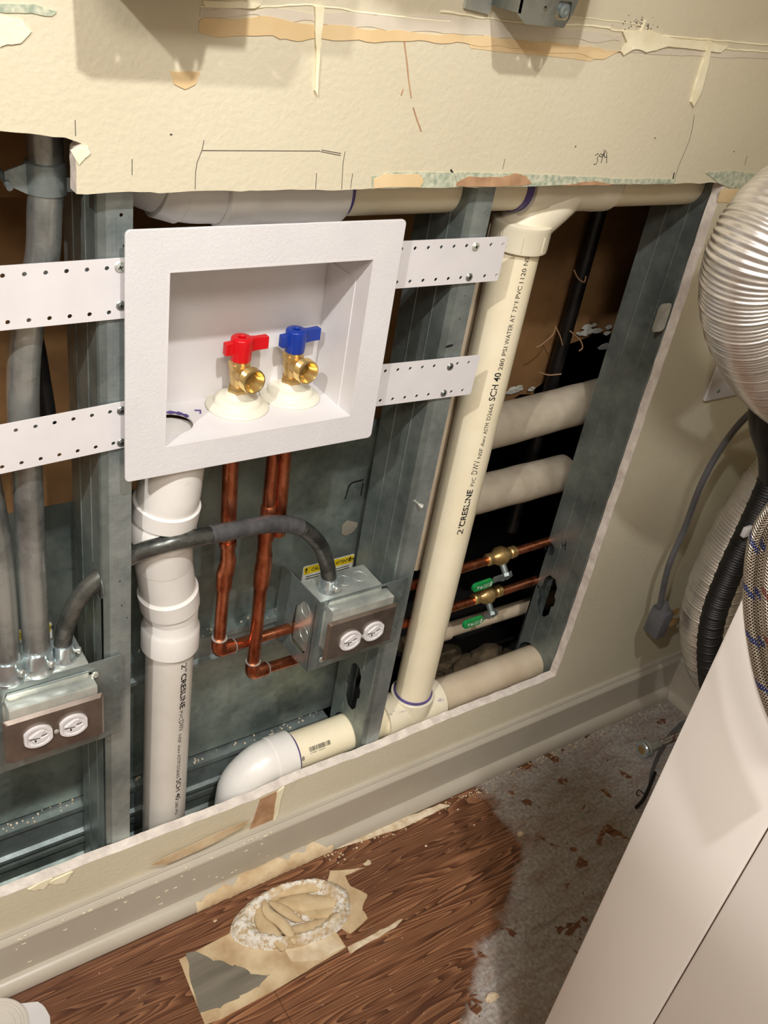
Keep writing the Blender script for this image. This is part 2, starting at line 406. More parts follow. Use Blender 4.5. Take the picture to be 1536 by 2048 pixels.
# ------------------------------------------------------------------ text
FONTS = {}
def text_mesh(s, size, bold=0.0):
    cu = bpy.data.curves.new('t', 'FONT'); cu.body = s; cu.size = size; cu.offset = bold; cu.resolution_u = 3
    o = bpy.data.objects.new('t', cu); COL.objects.link(o)
    dg = bpy.context.evaluated_depsgraph_get(); me = bpy.data.meshes.new_from_object(o.evaluated_get(dg))
    bpy.data.objects.remove(o); bpy.data.curves.remove(cu)
    V = [v.co.copy() for v in me.vertices]; Fc = [tuple(p.vertices) for p in me.polygons]; bpy.data.meshes.remove(me)
    return V, Fc
def add_text(bm, s, fn, length=None, height=None, bold=0.0, mat=0):
    """fn maps (u along, v up) to a point; text is scaled to the wanted length and cap height"""
    V, Fc = text_mesh(s, 1.0, bold)
    if not V: return
    x0, x1 = min(v.x for v in V), max(v.x for v in V); y0, y1 = min(v.y for v in V), max(v.y for v in V)
    sy = height / (y1 - y0); sx = (length / (x1 - x0)) if length else sy
    vs = [bm.verts.new(fn((v.x - x0) * sx, (v.y - y0) * sy)) for v in V]
    for f in Fc:
        try: q = bm.faces.new([vs[i] for i in f]); q.material_index = mat
        except ValueError: pass

# ================================================================== STRUCTURE
def jag(p, q, n, amp, seed=0):
    out = []
    for k in range(n):
        t = k / n; a = Vector(p).lerp(Vector(q), t)
        if k: a = a + Vector((noise.noise(Vector((a.x*40+seed, a.y*40, 1.3))), noise.noise(Vector((a.x*40, a.y*40+seed, 7.7))))) * amp
        out.append((a.x, a.y))
    return out
opx = [(0, 262), (60, 267), (130, 275), (163, 287), (152, 300), (153, 345), (153, 388), (300, 384), (500, 381), (740, 377), (1000, 373), (1250, 369), (1449, 366),
       (1400, 510), (1352, 655), (1251, 950), (1180, 1158), (1132, 1295), (1111, 1352), (1017, 1391), (900, 1436), (759, 1497), (600, 1557), (500, 1603), (300, 1679), (0, 1795)]
ow = [(at(x, y).x, at(x, y).z) for x, y in opx]
ow = [(-0.42, ow[0][1])] + ow + [(-0.42, ow[-1][1])]
hole = []
for i in range(len(ow)):
    a, b = ow[i], ow[(i+1) % len(ow)]
    L = math.dist(a, b); n = max(1, int(L / 0.008)) if 0 < i < len(ow)-1 else 1
    hole += jag(a, b, n, 0.0022, i)
RX = 1.458
bm = NB()
plate(bm, [(-2.0, 0), (RX, 0), (RX, 2.44), (-2.0, 2.44)], [hole], (0, 0, 0), (1, 0, 0), (0, 0, 1), -0.0155, 0, 0, 1)
wall = struct('wall_back', bm, [M['paint'], M['gypsum']], smooth=False)
bm = NB(); box(bm, -2.0, 2.2, -2.6, 0.0, -0.05, 0.0); struct('floor', bm, M['floor'], smooth=False)
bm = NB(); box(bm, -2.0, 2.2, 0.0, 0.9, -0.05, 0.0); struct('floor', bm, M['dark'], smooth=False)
bm = NB(); box(bm, RX, RX + 0.1, -2.6, 0.0, 0, 2.44); struct('wall_right', bm, M['paint'], smooth=False)
bm = NB(); box(bm, -2.1, -2.0, -2.6, 0.0, 0, 2.44); struct('wall_left', bm, M['ceilm'], smooth=False)
bm = NB(); box(bm, -2.0, RX, -2.6, -2.5, 0, 2.44); struct('wall_front', bm, M['ceilm'], smooth=False)
bm = NB(); box(bm, -2.0, RX, -2.5, 0.0, 2.44, 2.5); struct('ceiling', bm, M['ceilm'], smooth=False)
# dark shell added behind the wall to keep world light out of the cavity
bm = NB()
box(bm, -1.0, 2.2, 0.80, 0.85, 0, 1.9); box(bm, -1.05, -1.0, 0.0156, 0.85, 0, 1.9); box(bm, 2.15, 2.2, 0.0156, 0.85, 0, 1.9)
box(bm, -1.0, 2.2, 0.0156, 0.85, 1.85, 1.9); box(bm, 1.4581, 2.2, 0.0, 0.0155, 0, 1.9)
struct('cavity_light_shell', bm, M['dark'], smooth=False)

# ---- marks on the wall: residue, torn paper, pencil
def patch(name, pxs, mat, th=0.0008, parent=wall, n=5, amp=0.0015, y0=0.0, label=None):
    P = [(at(x, y, y0).x, at(x, y, y0).z) for x, y in pxs]; out = []
    for i in range(len(P)): out += jag(P[i], P[(i+1) % len(P)], n, amp, len(P)+i)
    b = NB(); plate(b, out, [], (0, y0, 0), (1, 0, 0), (0, 0, 1), th)
    for v in b.verts:
        if v.co.y > y0 - 1e-6 and th > 0: pass
    return obj(name, b, mat, parent, label, smooth=False)
patch('skimmed_strip', [(400, 16), (520, 22), (640, 22), (760, 30), (900, 34), (1000, 44), (1100, 56), (1240, 70), (1240, 82), (1100, 78), (1000, 76), (900, 67), (760, 57), (640, 48), (520, 32), (400, 34)], M['greyband'], .0005, n=12, amp=.003)
patch('skimmed_strip', [(1240, 96), (1400, 100), (1560, 108), (1560, 118), (1400, 112), (1240, 106)], M['greyband'], .0005, n=8, amp=.002)
patch('glue_residue', [(398, 42), (520, 32), (640, 50), (760, 58), (900, 68), (1000, 78), (1180, 92), (1240, 104), (1200, 118), (1060, 98), (900, 86), (700, 80), (560, 78), (400, 66)], M['tan'], n=12, amp=.0035, label='tan glue band left by a removed backsplash')
patch('glue_residue', [(930, 72), (1200, 95), (1215, 112), (1180, 122), (940, 96)], M['tan'], .0004)
patch('caulk_strip', [(627, 12), (646, 12), (641, 60), (637, 100), (632, 190), (627, 180), (630, 95), (627, 60)], M['cream'], 0.0028, label='torn cream caulk drip')
patch('caulk_strip', [(1413, 80), (1421, 84), (1413, 130), (1399, 182), (1384, 212), (1379, 203), (1391, 160), (1405, 118)], M['cream'], 0.003)
patch('caulk_strip', [(1243, 62), (1290, 60), (1350, 78), (1410, 82), (1455, 92), (1440, 104), (1390, 98), (1335, 92), (1310, 100), (1290, 104), (1268, 98), (1245, 110), (1240, 102), (1252, 84)], M['cream'], 0.0022)
patch('caulk_strip', [(0, 32), (45, 40), (62, 62), (40, 86), (18, 88), (0, 94)], M['cream'], 0.0012)
patch('caulk_strip', [(405, 0), (470, 2), (520, 8), (505, 16), (440, 14), (412, 14)], M['cream'], 0.002)
patch('exposed_paper', [(0, 8), (70, 8), (112, 22), (100, 32), (50, 26), (0, 24)], M['green'])
patch('glue_residue', [(340, 142), (400, 145), (392, 165), (370, 178), (348, 168)], M['tan'])
patch('exposed_paper', [(742, 352), (780, 344), (850, 344), (905, 345), (1000, 346), (1100, 349), (1250, 358), (1350, 358), (1349, 366.5), (1200, 369), (1000, 373), (860, 375), (742, 377)], M['green'], 0.0009)
patch('glue_residue', [(746, 356), (770, 346), (838, 348), (846, 362), (838, 374), (746, 376)], M['tan'], 0.0014)
patch('torn_paper', [(912, 364), (935, 352), (1000, 354), (1030, 346), (1052, 352), (1062, 366), (1040, 371), (930, 373), (910, 371)], M['torn'], 0.0015)
patch('torn_paper', [(1120, 370), (1160, 364), (1190, 361), (1225, 367), (1205, 370)], M['torn'], 0.0014)
patch('exposed_paper', [(1410, 345), (1470, 342), (1536, 350), (1536, 372), (1458, 376), (1440, 368)], M['green'], 0.0009)
patch('glue_residue', [(1440, 380), (1560, 376), (1560, 404), (1434, 404)], M['tan'], 0.0007)
patch('torn_paper', [(520, 1598), (562, 1578), (556, 1610), (546, 1645), (498, 1662)], M['torn'], 0.0007, label='strip of bare brown board paper')
patch('caulk_strip', [(553, 1583), (568, 1572), (560, 1598), (555, 1628), (545, 1646), (548, 1622)], M['cream'], 0.0018)
for dx, dy in ((0, 0), (-40, 12)):
    patch('caulk_strip', [(95+dx, 1765+dy), (125+dx, 1750+dy), (145+dx, 1742+dy), (128+dx, 1765+dy), (112+dx, 1766+dy)], M['cream'], 0.0022, n=8, amp=.003)
patch('caulk_strip', [(140, 300), (156, 292), (175, 292), (180, 305), (170, 315), (158, 330)], M['cream'], 0.0012)
b = NB()
for pts, r in (([(880, 22), (1000, 40), (1100, 48), (1210, 54), (1240, 62), (1400, 78), (1536, 90)], 0.0011), ([(400, 12), (480, 16), (560, 12), (640, 12), (760, 30), (900, 44)], 0.0009),
               ([(960, 8), (1100, 30), (1210, 40), (1290, 52)], 0.0007), ([(1430, 96), (1480, 100), (1560, 106)], 0.0012), ([(1290, 40), (1275, 75), (1262, 98)], 0.0025)):
    P = catmull([at(x, y) for x, y in pts], 10)
    P = [p + Vector((0, 0, 0.001*noise.noise(p*60))) for p in P]
    tube(b, P, [r*(0.7+0.6*abs(noise.noise(p*90))) for p in P], 8)
obj('caulk_ridges', b, M['cream'], wall, 'thin raised lines of old cream caulk')
b = NB()
def pen(pts, r=0.0005, m=0):
    P = [at(x, y, 0.0001) for x, y in pts]; tube(b, P, r, 5, True, m)
for l in ([(390, 378), (391, 345), (394, 325), (404, 300), (408, 280)], [(404, 301), (640, 302)], [(643, 300), (682, 307)], [(641, 303), (681, 311)], [(690, 303), (686, 325), (683, 378)],
          [(264, 318), (264, 350)], [(150, 240), (151, 272)], [(633, 346), (631, 378)], [(705, 347), (701, 376)], [(1388, 230), (1385, 255), (1378, 282)], [(1378, 282), (1358, 330), (1346, 366)],
          [(1494, 312), (1489, 330)], [(1010, 318), (1005, 338)], [(525, 40), (528, 68)]): pen(l, 0.00042)
pen([(901, 339), (908, 350), (912, 366)], 0.0011, 1); pen([(1348, 345), (1344, 365)], 0.0009, 1)
# the pencilled note 39 1/4
for l in ([(1190, 311), (1196, 307), (1199, 310), (1194, 316), (1195, 322), (1191, 329), (1187, 328)], [(1206, 310), (1201, 307), (1199, 312), (1204, 314), (1206, 308), (1202, 326)], [(1208, 299), (1207, 312)],
          [(1212, 300), (1208, 308)], [(1208, 308), (1209, 315), (1214, 313)], [(1213, 303), (1213, 326)]): pen(l, 0.0005, 1)
obj('pencil_marks', b, [M['graphite'], M['ink']], wall, 'pencil layout lines and the note 39 1/4')

b = NB()
for l in ([(808, 82), (813, 120), (817, 160), (822, 195)], [(826, 215), (834, 240), (842, 262)], [(806, 178), (802, 190)]): pen(l, .0009)
obj('scuff', b, M['torn'], wall, 'brown scuffed line')
rnd = random.Random(31)
b = NB()
for k in range(70):
    p = at(rnd.gauss(1278, 16), rnd.gauss(46, 7) + 4, 0); q = rnd.uniform(.0003, .0011)
    plate(b, [(q*math.cos(t_)*rnd.uniform(.6, 1.2), q*math.sin(t_)*rnd.uniform(.6, 1.2)) for t_ in (0, 1.2, 2.5, 3.8, 5.1)], [], p, (1, 0, 0), (0, 0, 1), .0002)
for x, y in ((342, 269), (1151, 293), (1077, 88), (1310, 276), (1468, 303)):
    p = at(x, y, 0); plate(b, circ(0, 0, .0012, 8, .0008), [], p, (1, 0, 0), (0, 0, 1), .0002)
o = obj('dark_specks', b, M['graphite'], wall, 'dark specks', smooth=False); o['kind'] = 'stuff'

# ---- baseboards and shoe moulding
def base_profile(s=1):
    return [(0, .104), (-.005, .104), (-.0075, .100), (-.006, .0965), (-.0095, .094), (-.0125, .0895), (-.013, .086), (-.0118, .0845), (-.0118, 0), (0, 0)]
bm = NB(); extrude_profile(bm, [Vector((0, y, z)) for y, z in base_profile()], ((-2.0, -0.0002, 0), (RX, -0.0002, 0)))
bb = struct('baseboard_back', bm, M['base'], angle=25)
q = [(-.0118 - .017*math.cos(a), .019*math.sin(a)) for a in [PI/2*k/8 for k in range(9)]]
bm = NB(); extrude_profile(bm, [Vector((0, y, z)) for y, z in q] + [Vector((0, -.0118, 0))], ((-2.0, 0, 0), (RX - .0118, 0, 0)))
struct('trim_1', bm, M['base'], angle=50)
bm = NB(); extrude_profile(bm, [Vector((y, 0, z)) for y, z in base_profile()], ((RX, -2.5, 0), (RX, -0.012, 0)))
struct('baseboard_right', bm, M['base'], angle=25)
bm = NB(); extrude_profile(bm, [Vector((y, 0, z)) for y, z in q] + [Vector((-.0118, 0, 0))], ((RX, -2.5, 0), (RX, -0.012, 0)))
struct('trim_2', bm, M['base'], angle=50)
# smeared adhesive and chips of paint on the baseboard
b = NB()
rnd = random.Random(3)
for k in range(46):
    x = rnd.uniform(0.13, 0.52); z = rnd.choice((rnd.uniform(.03, .08), rnd.uniform(.086, .097)))
    l = rnd.uniform(.001, .006); yy = -.0121 if z < .084 else -.0128
    box(b, x, x + l, yy - .0004, yy + .0006, z, z + rnd.uniform(.0004, .0012))
obj('paint_chips', b, M['cream'], bb)
for pl in ([(425, 1772), (470, 1752), (520, 1738), (560, 1718), (650, 1690), (690, 1680), (670, 1704), (600, 1732), (540, 1768), (470, 1790), (430, 1786)],
           [(300, 1730), (420, 1672), (500, 1640), (490, 1652), (420, 1690), (330, 1730)]):
    P = [(at(x, y, -.0122).x, max(at(x, y, -.0122).z, .0195)) for x, y in pl]; out = []
    for i in range(len(P)): out += jag(P[i], P[(i+1) % len(P)], 4, .002, i)
    bq = NB(); plate(bq, out, [], (0, -.0119, 0), (1, 0, 0), (0, 0, 1), .0006)
    obj('adhesive_smear', bq, M['adhesive'], bb, smooth=False)

b = NB(); nx, na = 90, 12; gr = []
for i in range(nx + 1):
    x = .385 + .235*i/nx; row = []
    for j in range(na + 1):
        a = math.radians(92*j/na); r_ = 1.0 + .0; n_ = abs(noise.noise(Vector((x*90, a*2, 4))))
        off = .0006 + .0022*n_
        row.append(b.verts.new((x, -.0118 - (.017 + off)*math.cos(a), (.019 + off)*math.sin(a))))
    gr.append(row)
for i in range(nx):
    top = na*(.55 + .55*noise.noise(Vector((i*.11, 0, 2))) + .35*math.sin(PI*i/nx))
    for j in range(na):
        if j < top: b.faces.new((gr[i][j], gr[i+1][j], gr[i+1][j+1], gr[i][j+1]))
bmesh.ops.delete(b, geom=[v for v in b.verts if not v.link_faces], context='VERTS')
obj('adhesive_smear', b, M['adhesive'], bb, 'lumpy tan adhesive smeared over the shoe moulding')

# ================================================================== METAL STUDS
def stud(x0, web_holes, label, z0=0.002, z1=1.8, face_holes=(), rot=0.0):
    """C stud: web on the left at x0, faces at y .016 and .108, lips on the right"""
    t = thing('metal_stud', label, 'stud', (x0, .062, 0), 'steel studs in the open wall')
    yf, yb, wd, th = .0160, .108, .0325, .0009
    b = NB(); mats = [M['galv_stud'], M['galv_knurl']]
    hs = [h for h in web_holes]
    plate(b, [(yf + .004, z0), (yb - .002, z0), (yb - .002, z1), (yf + .004, z1)], hs, (x0, 0, 0), (0, 1, 0), (0, 0, 1), th)
    for yy in (.045, .079):
        segs = [(z0, z1)]
        for h in hs:
            hz0, hz1 = min(p[1] for p in h), max(p[1] for p in h); hy0, hy1 = min(p[0] for p in h), max(p[0] for p in h)
            if hy0 - .002 < yy < hy1 + .002:
                ns = []
                for a, c in segs:
                    if hz1 < a or hz0 > c: ns.append((a, c))
                    else:
                        if hz0 - .004 > a: ns.append((a, hz0 - .004))
                        if hz1 + .004 < c: ns.append((hz1 + .004, c))
                segs = ns
        for a, c in segs: cyl(b, (x0 + .0002, yy, a), (x0 + .0002, yy, c), .0011, seg=8)
    # front bend + face
    pr = [Vector((x0, yf + .004, 0)), Vector((x0 + .0015, yf + .0015, 0)), Vector((x0 + .0075, yf + .0004, 0)), Vector((x0 + .0085, yf, 0))]
    outl = pr + [p + Vector((.0006, .0007, 0)) for p in reversed(pr)]
    extrude_profile(b, outl, ((0, 0, z0), (0, 0, z1)), 0)
    box(b, x0, x0 + .004, yb - .002, yb, z0, z1); box(b, x0 + .004, x0 + wd, yb - .0009, yb, z0, z1)
    box(b, x0 + wd - .001, x0 + wd, yb - .010, yb - .0009, z0, z1)
    obj('stud_web', b, mats, t, smooth=False)
    b = NB()
    plate(b, [(x0 + .0085, z0), (x0 + wd, z0), (x0 + wd, z1), (x0 + .0085, z1)], [circ(hx, hz, hr, 12) for hx, hz, hr in face_holes], (0, yf, 0), (1, 0, 0), (0, 0, 1), -.0009)
    box(b, x0 + wd - .0009, x0 + wd, yf + .0009, yf + .010, z0, z1)
    obj('stud_face', b, M['galv_knurl'], t, smooth=False)
    return t
def punch(yc, zc, h=.09, wd=.030):
    r = wd/2; out = []
    out += [(yc - r*.45, zc + h/2), (yc - r, zc + h/2 - r*.8), (yc - r, zc + h*.14), (yc - r*1.3, zc + h*.08), (yc - r*1.3, zc - h*.08), (yc - r, zc - h*.14), (yc - r, zc - h/2 + r*.8), (yc - r*.45, zc - h/2)]
    return out + [(2*yc - y, z) for y, z in reversed(out)]
X1, X2, X3 = .2665, .6738, 1.080
s1 = stud(X1, [circ(.030, .612, .017, 20)], 'steel stud left of the white outlet box, conduit passing behind it',
     face_holes=[(X1+.022, at(248, 430, .016).z, .0017), (X1+.0245, 0.9945, .0012), (X1+.020, .62, .0012), (X1+.022, .585, .0012), (X1+.028, .565, .0012)])
s2 = stud(X2, [punch(.062, .262), circ(.062, .160, .034, 24), circ(.080, .418, .013, 16), circ(.079, .338, .013, 16)],
     'steel stud between the white outlet box and the tall cream pipe', face_holes=[(X2+.020, at(927, 592, .016).z, .0013), (X2+.020, at(920, 638, .016).z, .0014), (X2+.018, at(859, 913, .016).z, .0013)])
s3 = stud(X3, [punch(.075, .305, .085, .032), circ(.070, .160, .032, 24), circ(.100, .392, .012, 16) , circ(.100, .308, .004, 8)], 'dark steel stud along the right edge of the wall opening')
# marks drawn on stud 3 and lettering stamped in stud 2
b = NB()
def ln(pts, r=.0009):
    tube(b, [atx(x, y, X3 - .0002) for x, y in pts], r, 5)
for l in ([(1124, 1082), (1126, 1098)], [(1132, 1083), (1130, 1100)], [(1125, 1091), (1132, 1090)]): ln(l)
obj('marker_letter', b, M['ink'], s3, 'handwritten H'); b = NB()
ln([(1101, 1173), (1096, 1176), (1095, 1182), (1098, 1184)]); obj('marker_letter', b, M['ink'], s3, 'handwritten C')
b = NB()
p0 = atx(792, 1045, X2 - .0005); p1 = atx(852, 860, X2 - .0005)
add_text(b, '3G  362S125-18  0-10', lambda u, v: Vector((X2 - .0004, p0.y - v, p0.z + u)), (p1.z - p0.z), .008)
obj('stamped_lettering', b, M['galv_dark'], s2, 'faint stamped lettering', smooth=False)
b = NB()   # black slot mark, protruding screw
plate(b, circ(0, 0, .006, 14, .0017), [], (X2 + .0125, .0157, at(905, 691, .016).z), Vector((1, 0, .12)), (0, 0, 1), -.0003)
obj('ink_mark', b, M['ink'], s2, smooth=False)
sc_ = at(838, 1010, .012); b = NB()
lathe(b, sc_ + Vector((-.006, .004, .006)), (.7, -.35, -.6), [(.0016, 0), (.0018, .002), (.0014, .003), (.0018, .005), (.0014, .006), (.0018, .008), (.0034, .012), (.0040, .014), (.0010, .0142)], 12)
obj('screw', b, M['galv_bright'], s2, 'screw sticking out of the stud')
# clip with small punched dots near the right stud
b = NB(); cp = at(1327, 635, .017)
plate(b, rrect(-.016, .010, -.021, .021, .007), [circ(-.006, -.008, .0009, 8), circ(-.006, 0, .0009, 8), circ(-.006, .008, .0009, 8)], cp, (1, 0, 0), (0, 0, 1), -.0010)
tag(obj('nail_plate', b, M['galv_bright'], smooth=False), 'small rounded light metal plate at the cut drywall edge on the right', 'plate')

# ================================================================== BACK OF THE CAVITY
YP = .24
bp = [(-.9, 1.8), (2.0, 1.8), (2.0, .60)] + jag((1.36, .60), (1.30, .70), 4, .02) + jag((1.30, .70), (1.20, .735), 6, .03) + jag((1.20, .735), (1.13, .70), 6, .03) + jag((1.13, .70), (1.09, .63), 5, .03, 3) + jag((1.09, .63), (1.0, .60), 6, .03, 4) + [(.90, .58), (.90, .45), (-.9, .45)]
bm = NB(); plate(bm, list(reversed(bp)), [], (0, YP, 0), (1, 0, 0), (0, 0, 1), -.0127)
wp = struct('wall_inner', bm, M['kraft'], smooth=False)
b = NB(); rnd = random.Random(5)
for cx, cy, n, sp in ((1185, 655, 9, 26), (1045, 775, 7, 22), (1225, 690, 5, 14), (960, 690, 4, 14)):
    for k in range(n):
        p = at(cx + rnd.uniform(-sp, sp)*1.3, cy + rnd.uniform(-sp, sp)*.5, YP - .004); a = rnd.uniform(.006, .02); an = rnd.uniform(0, PI)
        plate(b, [(a*math.cos(an+t)*rnd.uniform(.6, 1), a*.4*math.sin(an+t)*rnd.uniform(.6, 1)) for t in (0, 1.0, 2.1, 3.2, 4.4, 5.3)], [], p, (1, .2*rnd.random(), 0), (0, rnd.uniform(-.3, .3), 1), .0008)
obj('torn_paper', b, M['label'], wp, 'torn white flaps of board paper', smooth=False)
# horizontal brown beam, upper left
bm = NB(); z1 = at(0, 395, .16).z; box(bm, -.6, .36, .16, .20, z1, z1 + .25)
struct('beam', bm, M['kraft'], smooth=False)
# steel sheet with rails
t = thing('steel_backing_sheet', 'dull grey steel sheet across the back of the wall below the box, yellow warning stickers', 'metal sheet', (.2, .125, .15))
b = NB(); YS = .125
ko = at(708, 980, YS); rag_ = at(697, 1055, YS)
slot = [[(ko.x - .014, ko.z - .012), (ko.x - .011, ko.z + .010), (ko.x - .006, ko.z + .015), (ko.x + .013, ko.z + .016), (ko.x + .013, ko.z + .013), (ko.x - .005, ko.z + .012), (ko.x - .0085, ko.z + .008), (ko.x - .012, ko.z - .012)],
        [(ko.x + .012, ko.z - .012), (ko.x + .0145, ko.z - .012), (ko.x + .0145, ko.z + .009), (ko.x + .0125, ko.z + .009)]]
plate(b, [(-.55, .155), (.71, .155), (.71, .70), (.36, .70), (.36, .66), (-.55, .66)], [], (0, YS, 0), (1, 0, 0), (0, 0, 1), -.001)
obj('sheet', b, M['galv_dark'], t, smooth=False)
b = NB()
for sl in slot: plate(b, sl, [], (0, YS - .0003, 0), (1, 0, 0), (0, 0, 1), .0002)
obj('knockout_slot', b, M['ink'], t, smooth=False)
def channel(name, x0, x1, y0, y1, z0, z1, m, lb=None):
    b = NB(); pr = [(y1, z1), (y0, z1), (y0, z1-.008), (y0+.006, z1-.011), (y0+.006, z0+.009), (y0, z0+.006), (y0, z0), (y1, z0)]
    extrude_profile(b, [Vector((0, y, z)) for y, z in pr], ((x0, 0, 0), (x1, 0, 0))); return obj(name, b, m, t, lb, smooth=False)
channel('rail', X1 + .034, X2 - .002, .104, .1249, .362, .412, M['galv'])
channel('rail', -.55, X2 - .002, .110, .128, .088, .150, M['galv'])
channel('rail', -.55, X2 - .002, .112, .128, .030, .076, M['galv_dark'])
def sticker(cx0, cy0, cx1, cy1, words, mirror=False):
    a, c = at(cx0, cy0, YS - .0006), at(cx1, cy1, YS - .0006); L = c.x - a.x; H = .036
    b = NB(); plate(b, rrect(0, L, -H, 0, .003), [], (a.x, YS - .0004, a.z), (1, 0, 0), (0, 0, 1), .0003, 0)
    plate(b, rrect(.0015, L-.0015, -.0150, -.0015, .002), [], (a.x, YS - .0008, a.z), (1, 0, 0), (0, 0, 1), .0002, 1)
    for k, wd in enumerate(words):
        add_text(b, wd, lambda u, v, k=k: Vector((a.x + .014 + k*L*.47 + u, YS - .0012, a.z - .0115 + v)), L*.36, .0062, .02, 2)
    for sx in (.0045, L - .0085):
        plate(b, [(sx, -.012), (sx+.0016, -.012), (sx+.0016, -.007), (sx+.0034, -.007), (sx+.0008, -.0025), (sx-.0018, -.007), (sx, -.007)], [], (a.x, YS - .0011, a.z), (1, 0, 0), (0, 0, 1), .0001, 2)
    for i, z in enumerate((.019, .023, .027, .031)):
        for j in range(2): box(b, a.x + .006 + j*L*.5, a.x + L*(.44 + .05*((i*7+j*3) % 3)/3) + j*L*.47, YS - .0012, YS - .0009, a.z - z - .0012, a.z - z, 0, 2)
    obj('warning_sticker', b, [M['label'], M['yellow'], M['ink']], t, 'yellow and white warning sticker', smooth=False)
sticker(607, 1134, 712, 1094, ['CAUTION', 'ATTENTION']); sticker(-20, 1275, 103, 1240, ['CAUTION', 'ATTENTION'])
b = NB(); rnd = random.Random(2)
plate(b, [(r_*math.cos(t_), r_*1.0*math.sin(t_)) for t_, r_ in [(2*PI*k/14, .0135*rnd.uniform(.8, 1.1)) for k in range(14)]], [], (rag_.x, YS - .0006, rag_.z), (1, 0, 0), (0, 0, 1), .0008)
obj('mortar_spot', b, M['slate'], t, smooth=False)
b = NB()      # crumbs lying on the rails
for k in range(170):
    x = rnd.uniform(-.1, .66); zz, yy = rnd.choice(((.1505, (.105, .123)), (.1505, (.105, .123)), (.4125, (.1045, .122))))
    if zz > .3 and x < .31: continue
    s = rnd.uniform(.0008, .0026); box(b, x, x+s, *(lambda y: (y, y+s))(rnd.uniform(*yy) + (.006 if zz < .3 else 0)), zz, zz + s*.8)
o = obj('plaster_crumbs', b, M['debris'], t, smooth=False); o['kind'] = 'stuff'

# ================================================================== WASHING-MACHINE OUTLET BOX
FX0, FX1, FZ0, FZ1 = .2850, .5790, .7605, 1.0150
IX0, IX1, IZ0, IZ1, DY = .3262, .5450, .7940, .9750, .080
ob = thing('outlet_box', 'white plastic laundry outlet box with wide textured faceplate', 'outlet box', ((FX0+FX1)/2, .03, FZ0))
b = NB(); plate(b, rrect(FX0, FX1, FZ0, FZ1, .005), [rrect(IX0 - .0004, IX1 + .0004, IZ0 - .0004, IZ1 + .0004, .0004)], (0, -.0035, 0), (1, 0, 0), (0, 0, 1), -.0030)
obj('faceplate', b, M['white_plastic'], ob, bevel=.0006)
dr = atz(372, 838, IZ0)
drain = circ(IX0 + .0245, .040, .0225, 32)
b = NB(); th = .002
plate(b, [(IX0-th, -.0036), (IX1+th, -.0036), (IX1+th, DY+th), (IX0-th, DY+th)], [drain], (0, 0, IZ0), (1, 0, 0), (0, 1, 0), -th)
box(b, IX0-th, IX1+th, -.0036, DY+th, IZ1, IZ1+th); box(b, IX0-th, IX0, -.0036, DY+th, IZ0, IZ1); box(b, IX1, IX1+th, -.0036, DY+th, IZ0, IZ1)
box(b, IX0-th, IX1+th, DY, DY+th, IZ0, IZ1)
box(b, IX1-.0008, IX1, .022, .078, IZ0, IZ1-.03)        # faint raised panel on the side
obj('recess', b, M['white_smooth'], ob, smooth=False)
b = NB(); dc = (drain[0][0] - .0225, .040)
tube(b, [Vector((dc[0] + .0228*math.cos(a), dc[1] + .0228*math.sin(a), IZ0 + .0006)) for a in [math.radians(18 + 150*k/20) for k in range(21)]], [.0016 + .0006*math.sin(k*2.1) for k in range(21)], 6)
tube(b, [Vector((dc[0] + .034, .058, IZ0 + .0005)), Vector((dc[0] + .040, .056, IZ0 + .0005)), Vector((dc[0] + .037, .050, IZ0 + .0005))], .0011, 6)
q1, q2, q3 = atz(508, 789, IZ0), atz(516, 794, IZ0), atz(522, 802, IZ0)
obj('primer_smudge', b, M['purple'], ob, 'dark purple primer round the drain hole'); b = NB()
tube(b, [q1 + Vector((0, 0, .0004)), q2 + Vector((0, 0, .0004)), q3 + Vector((0, 0, .0004))], .0011, 6)
obj('primer_smudge', b, M['purple'], ob, 'dark purple primer round the drain hole')
b = NB(); lathe(b, (dc[0], dc[1], IZ0 - .002), (0, 0, -1), [(.0285, .007), (.0285, .03)], 32)
obj('drain_socket', b, M['fit'], ob)

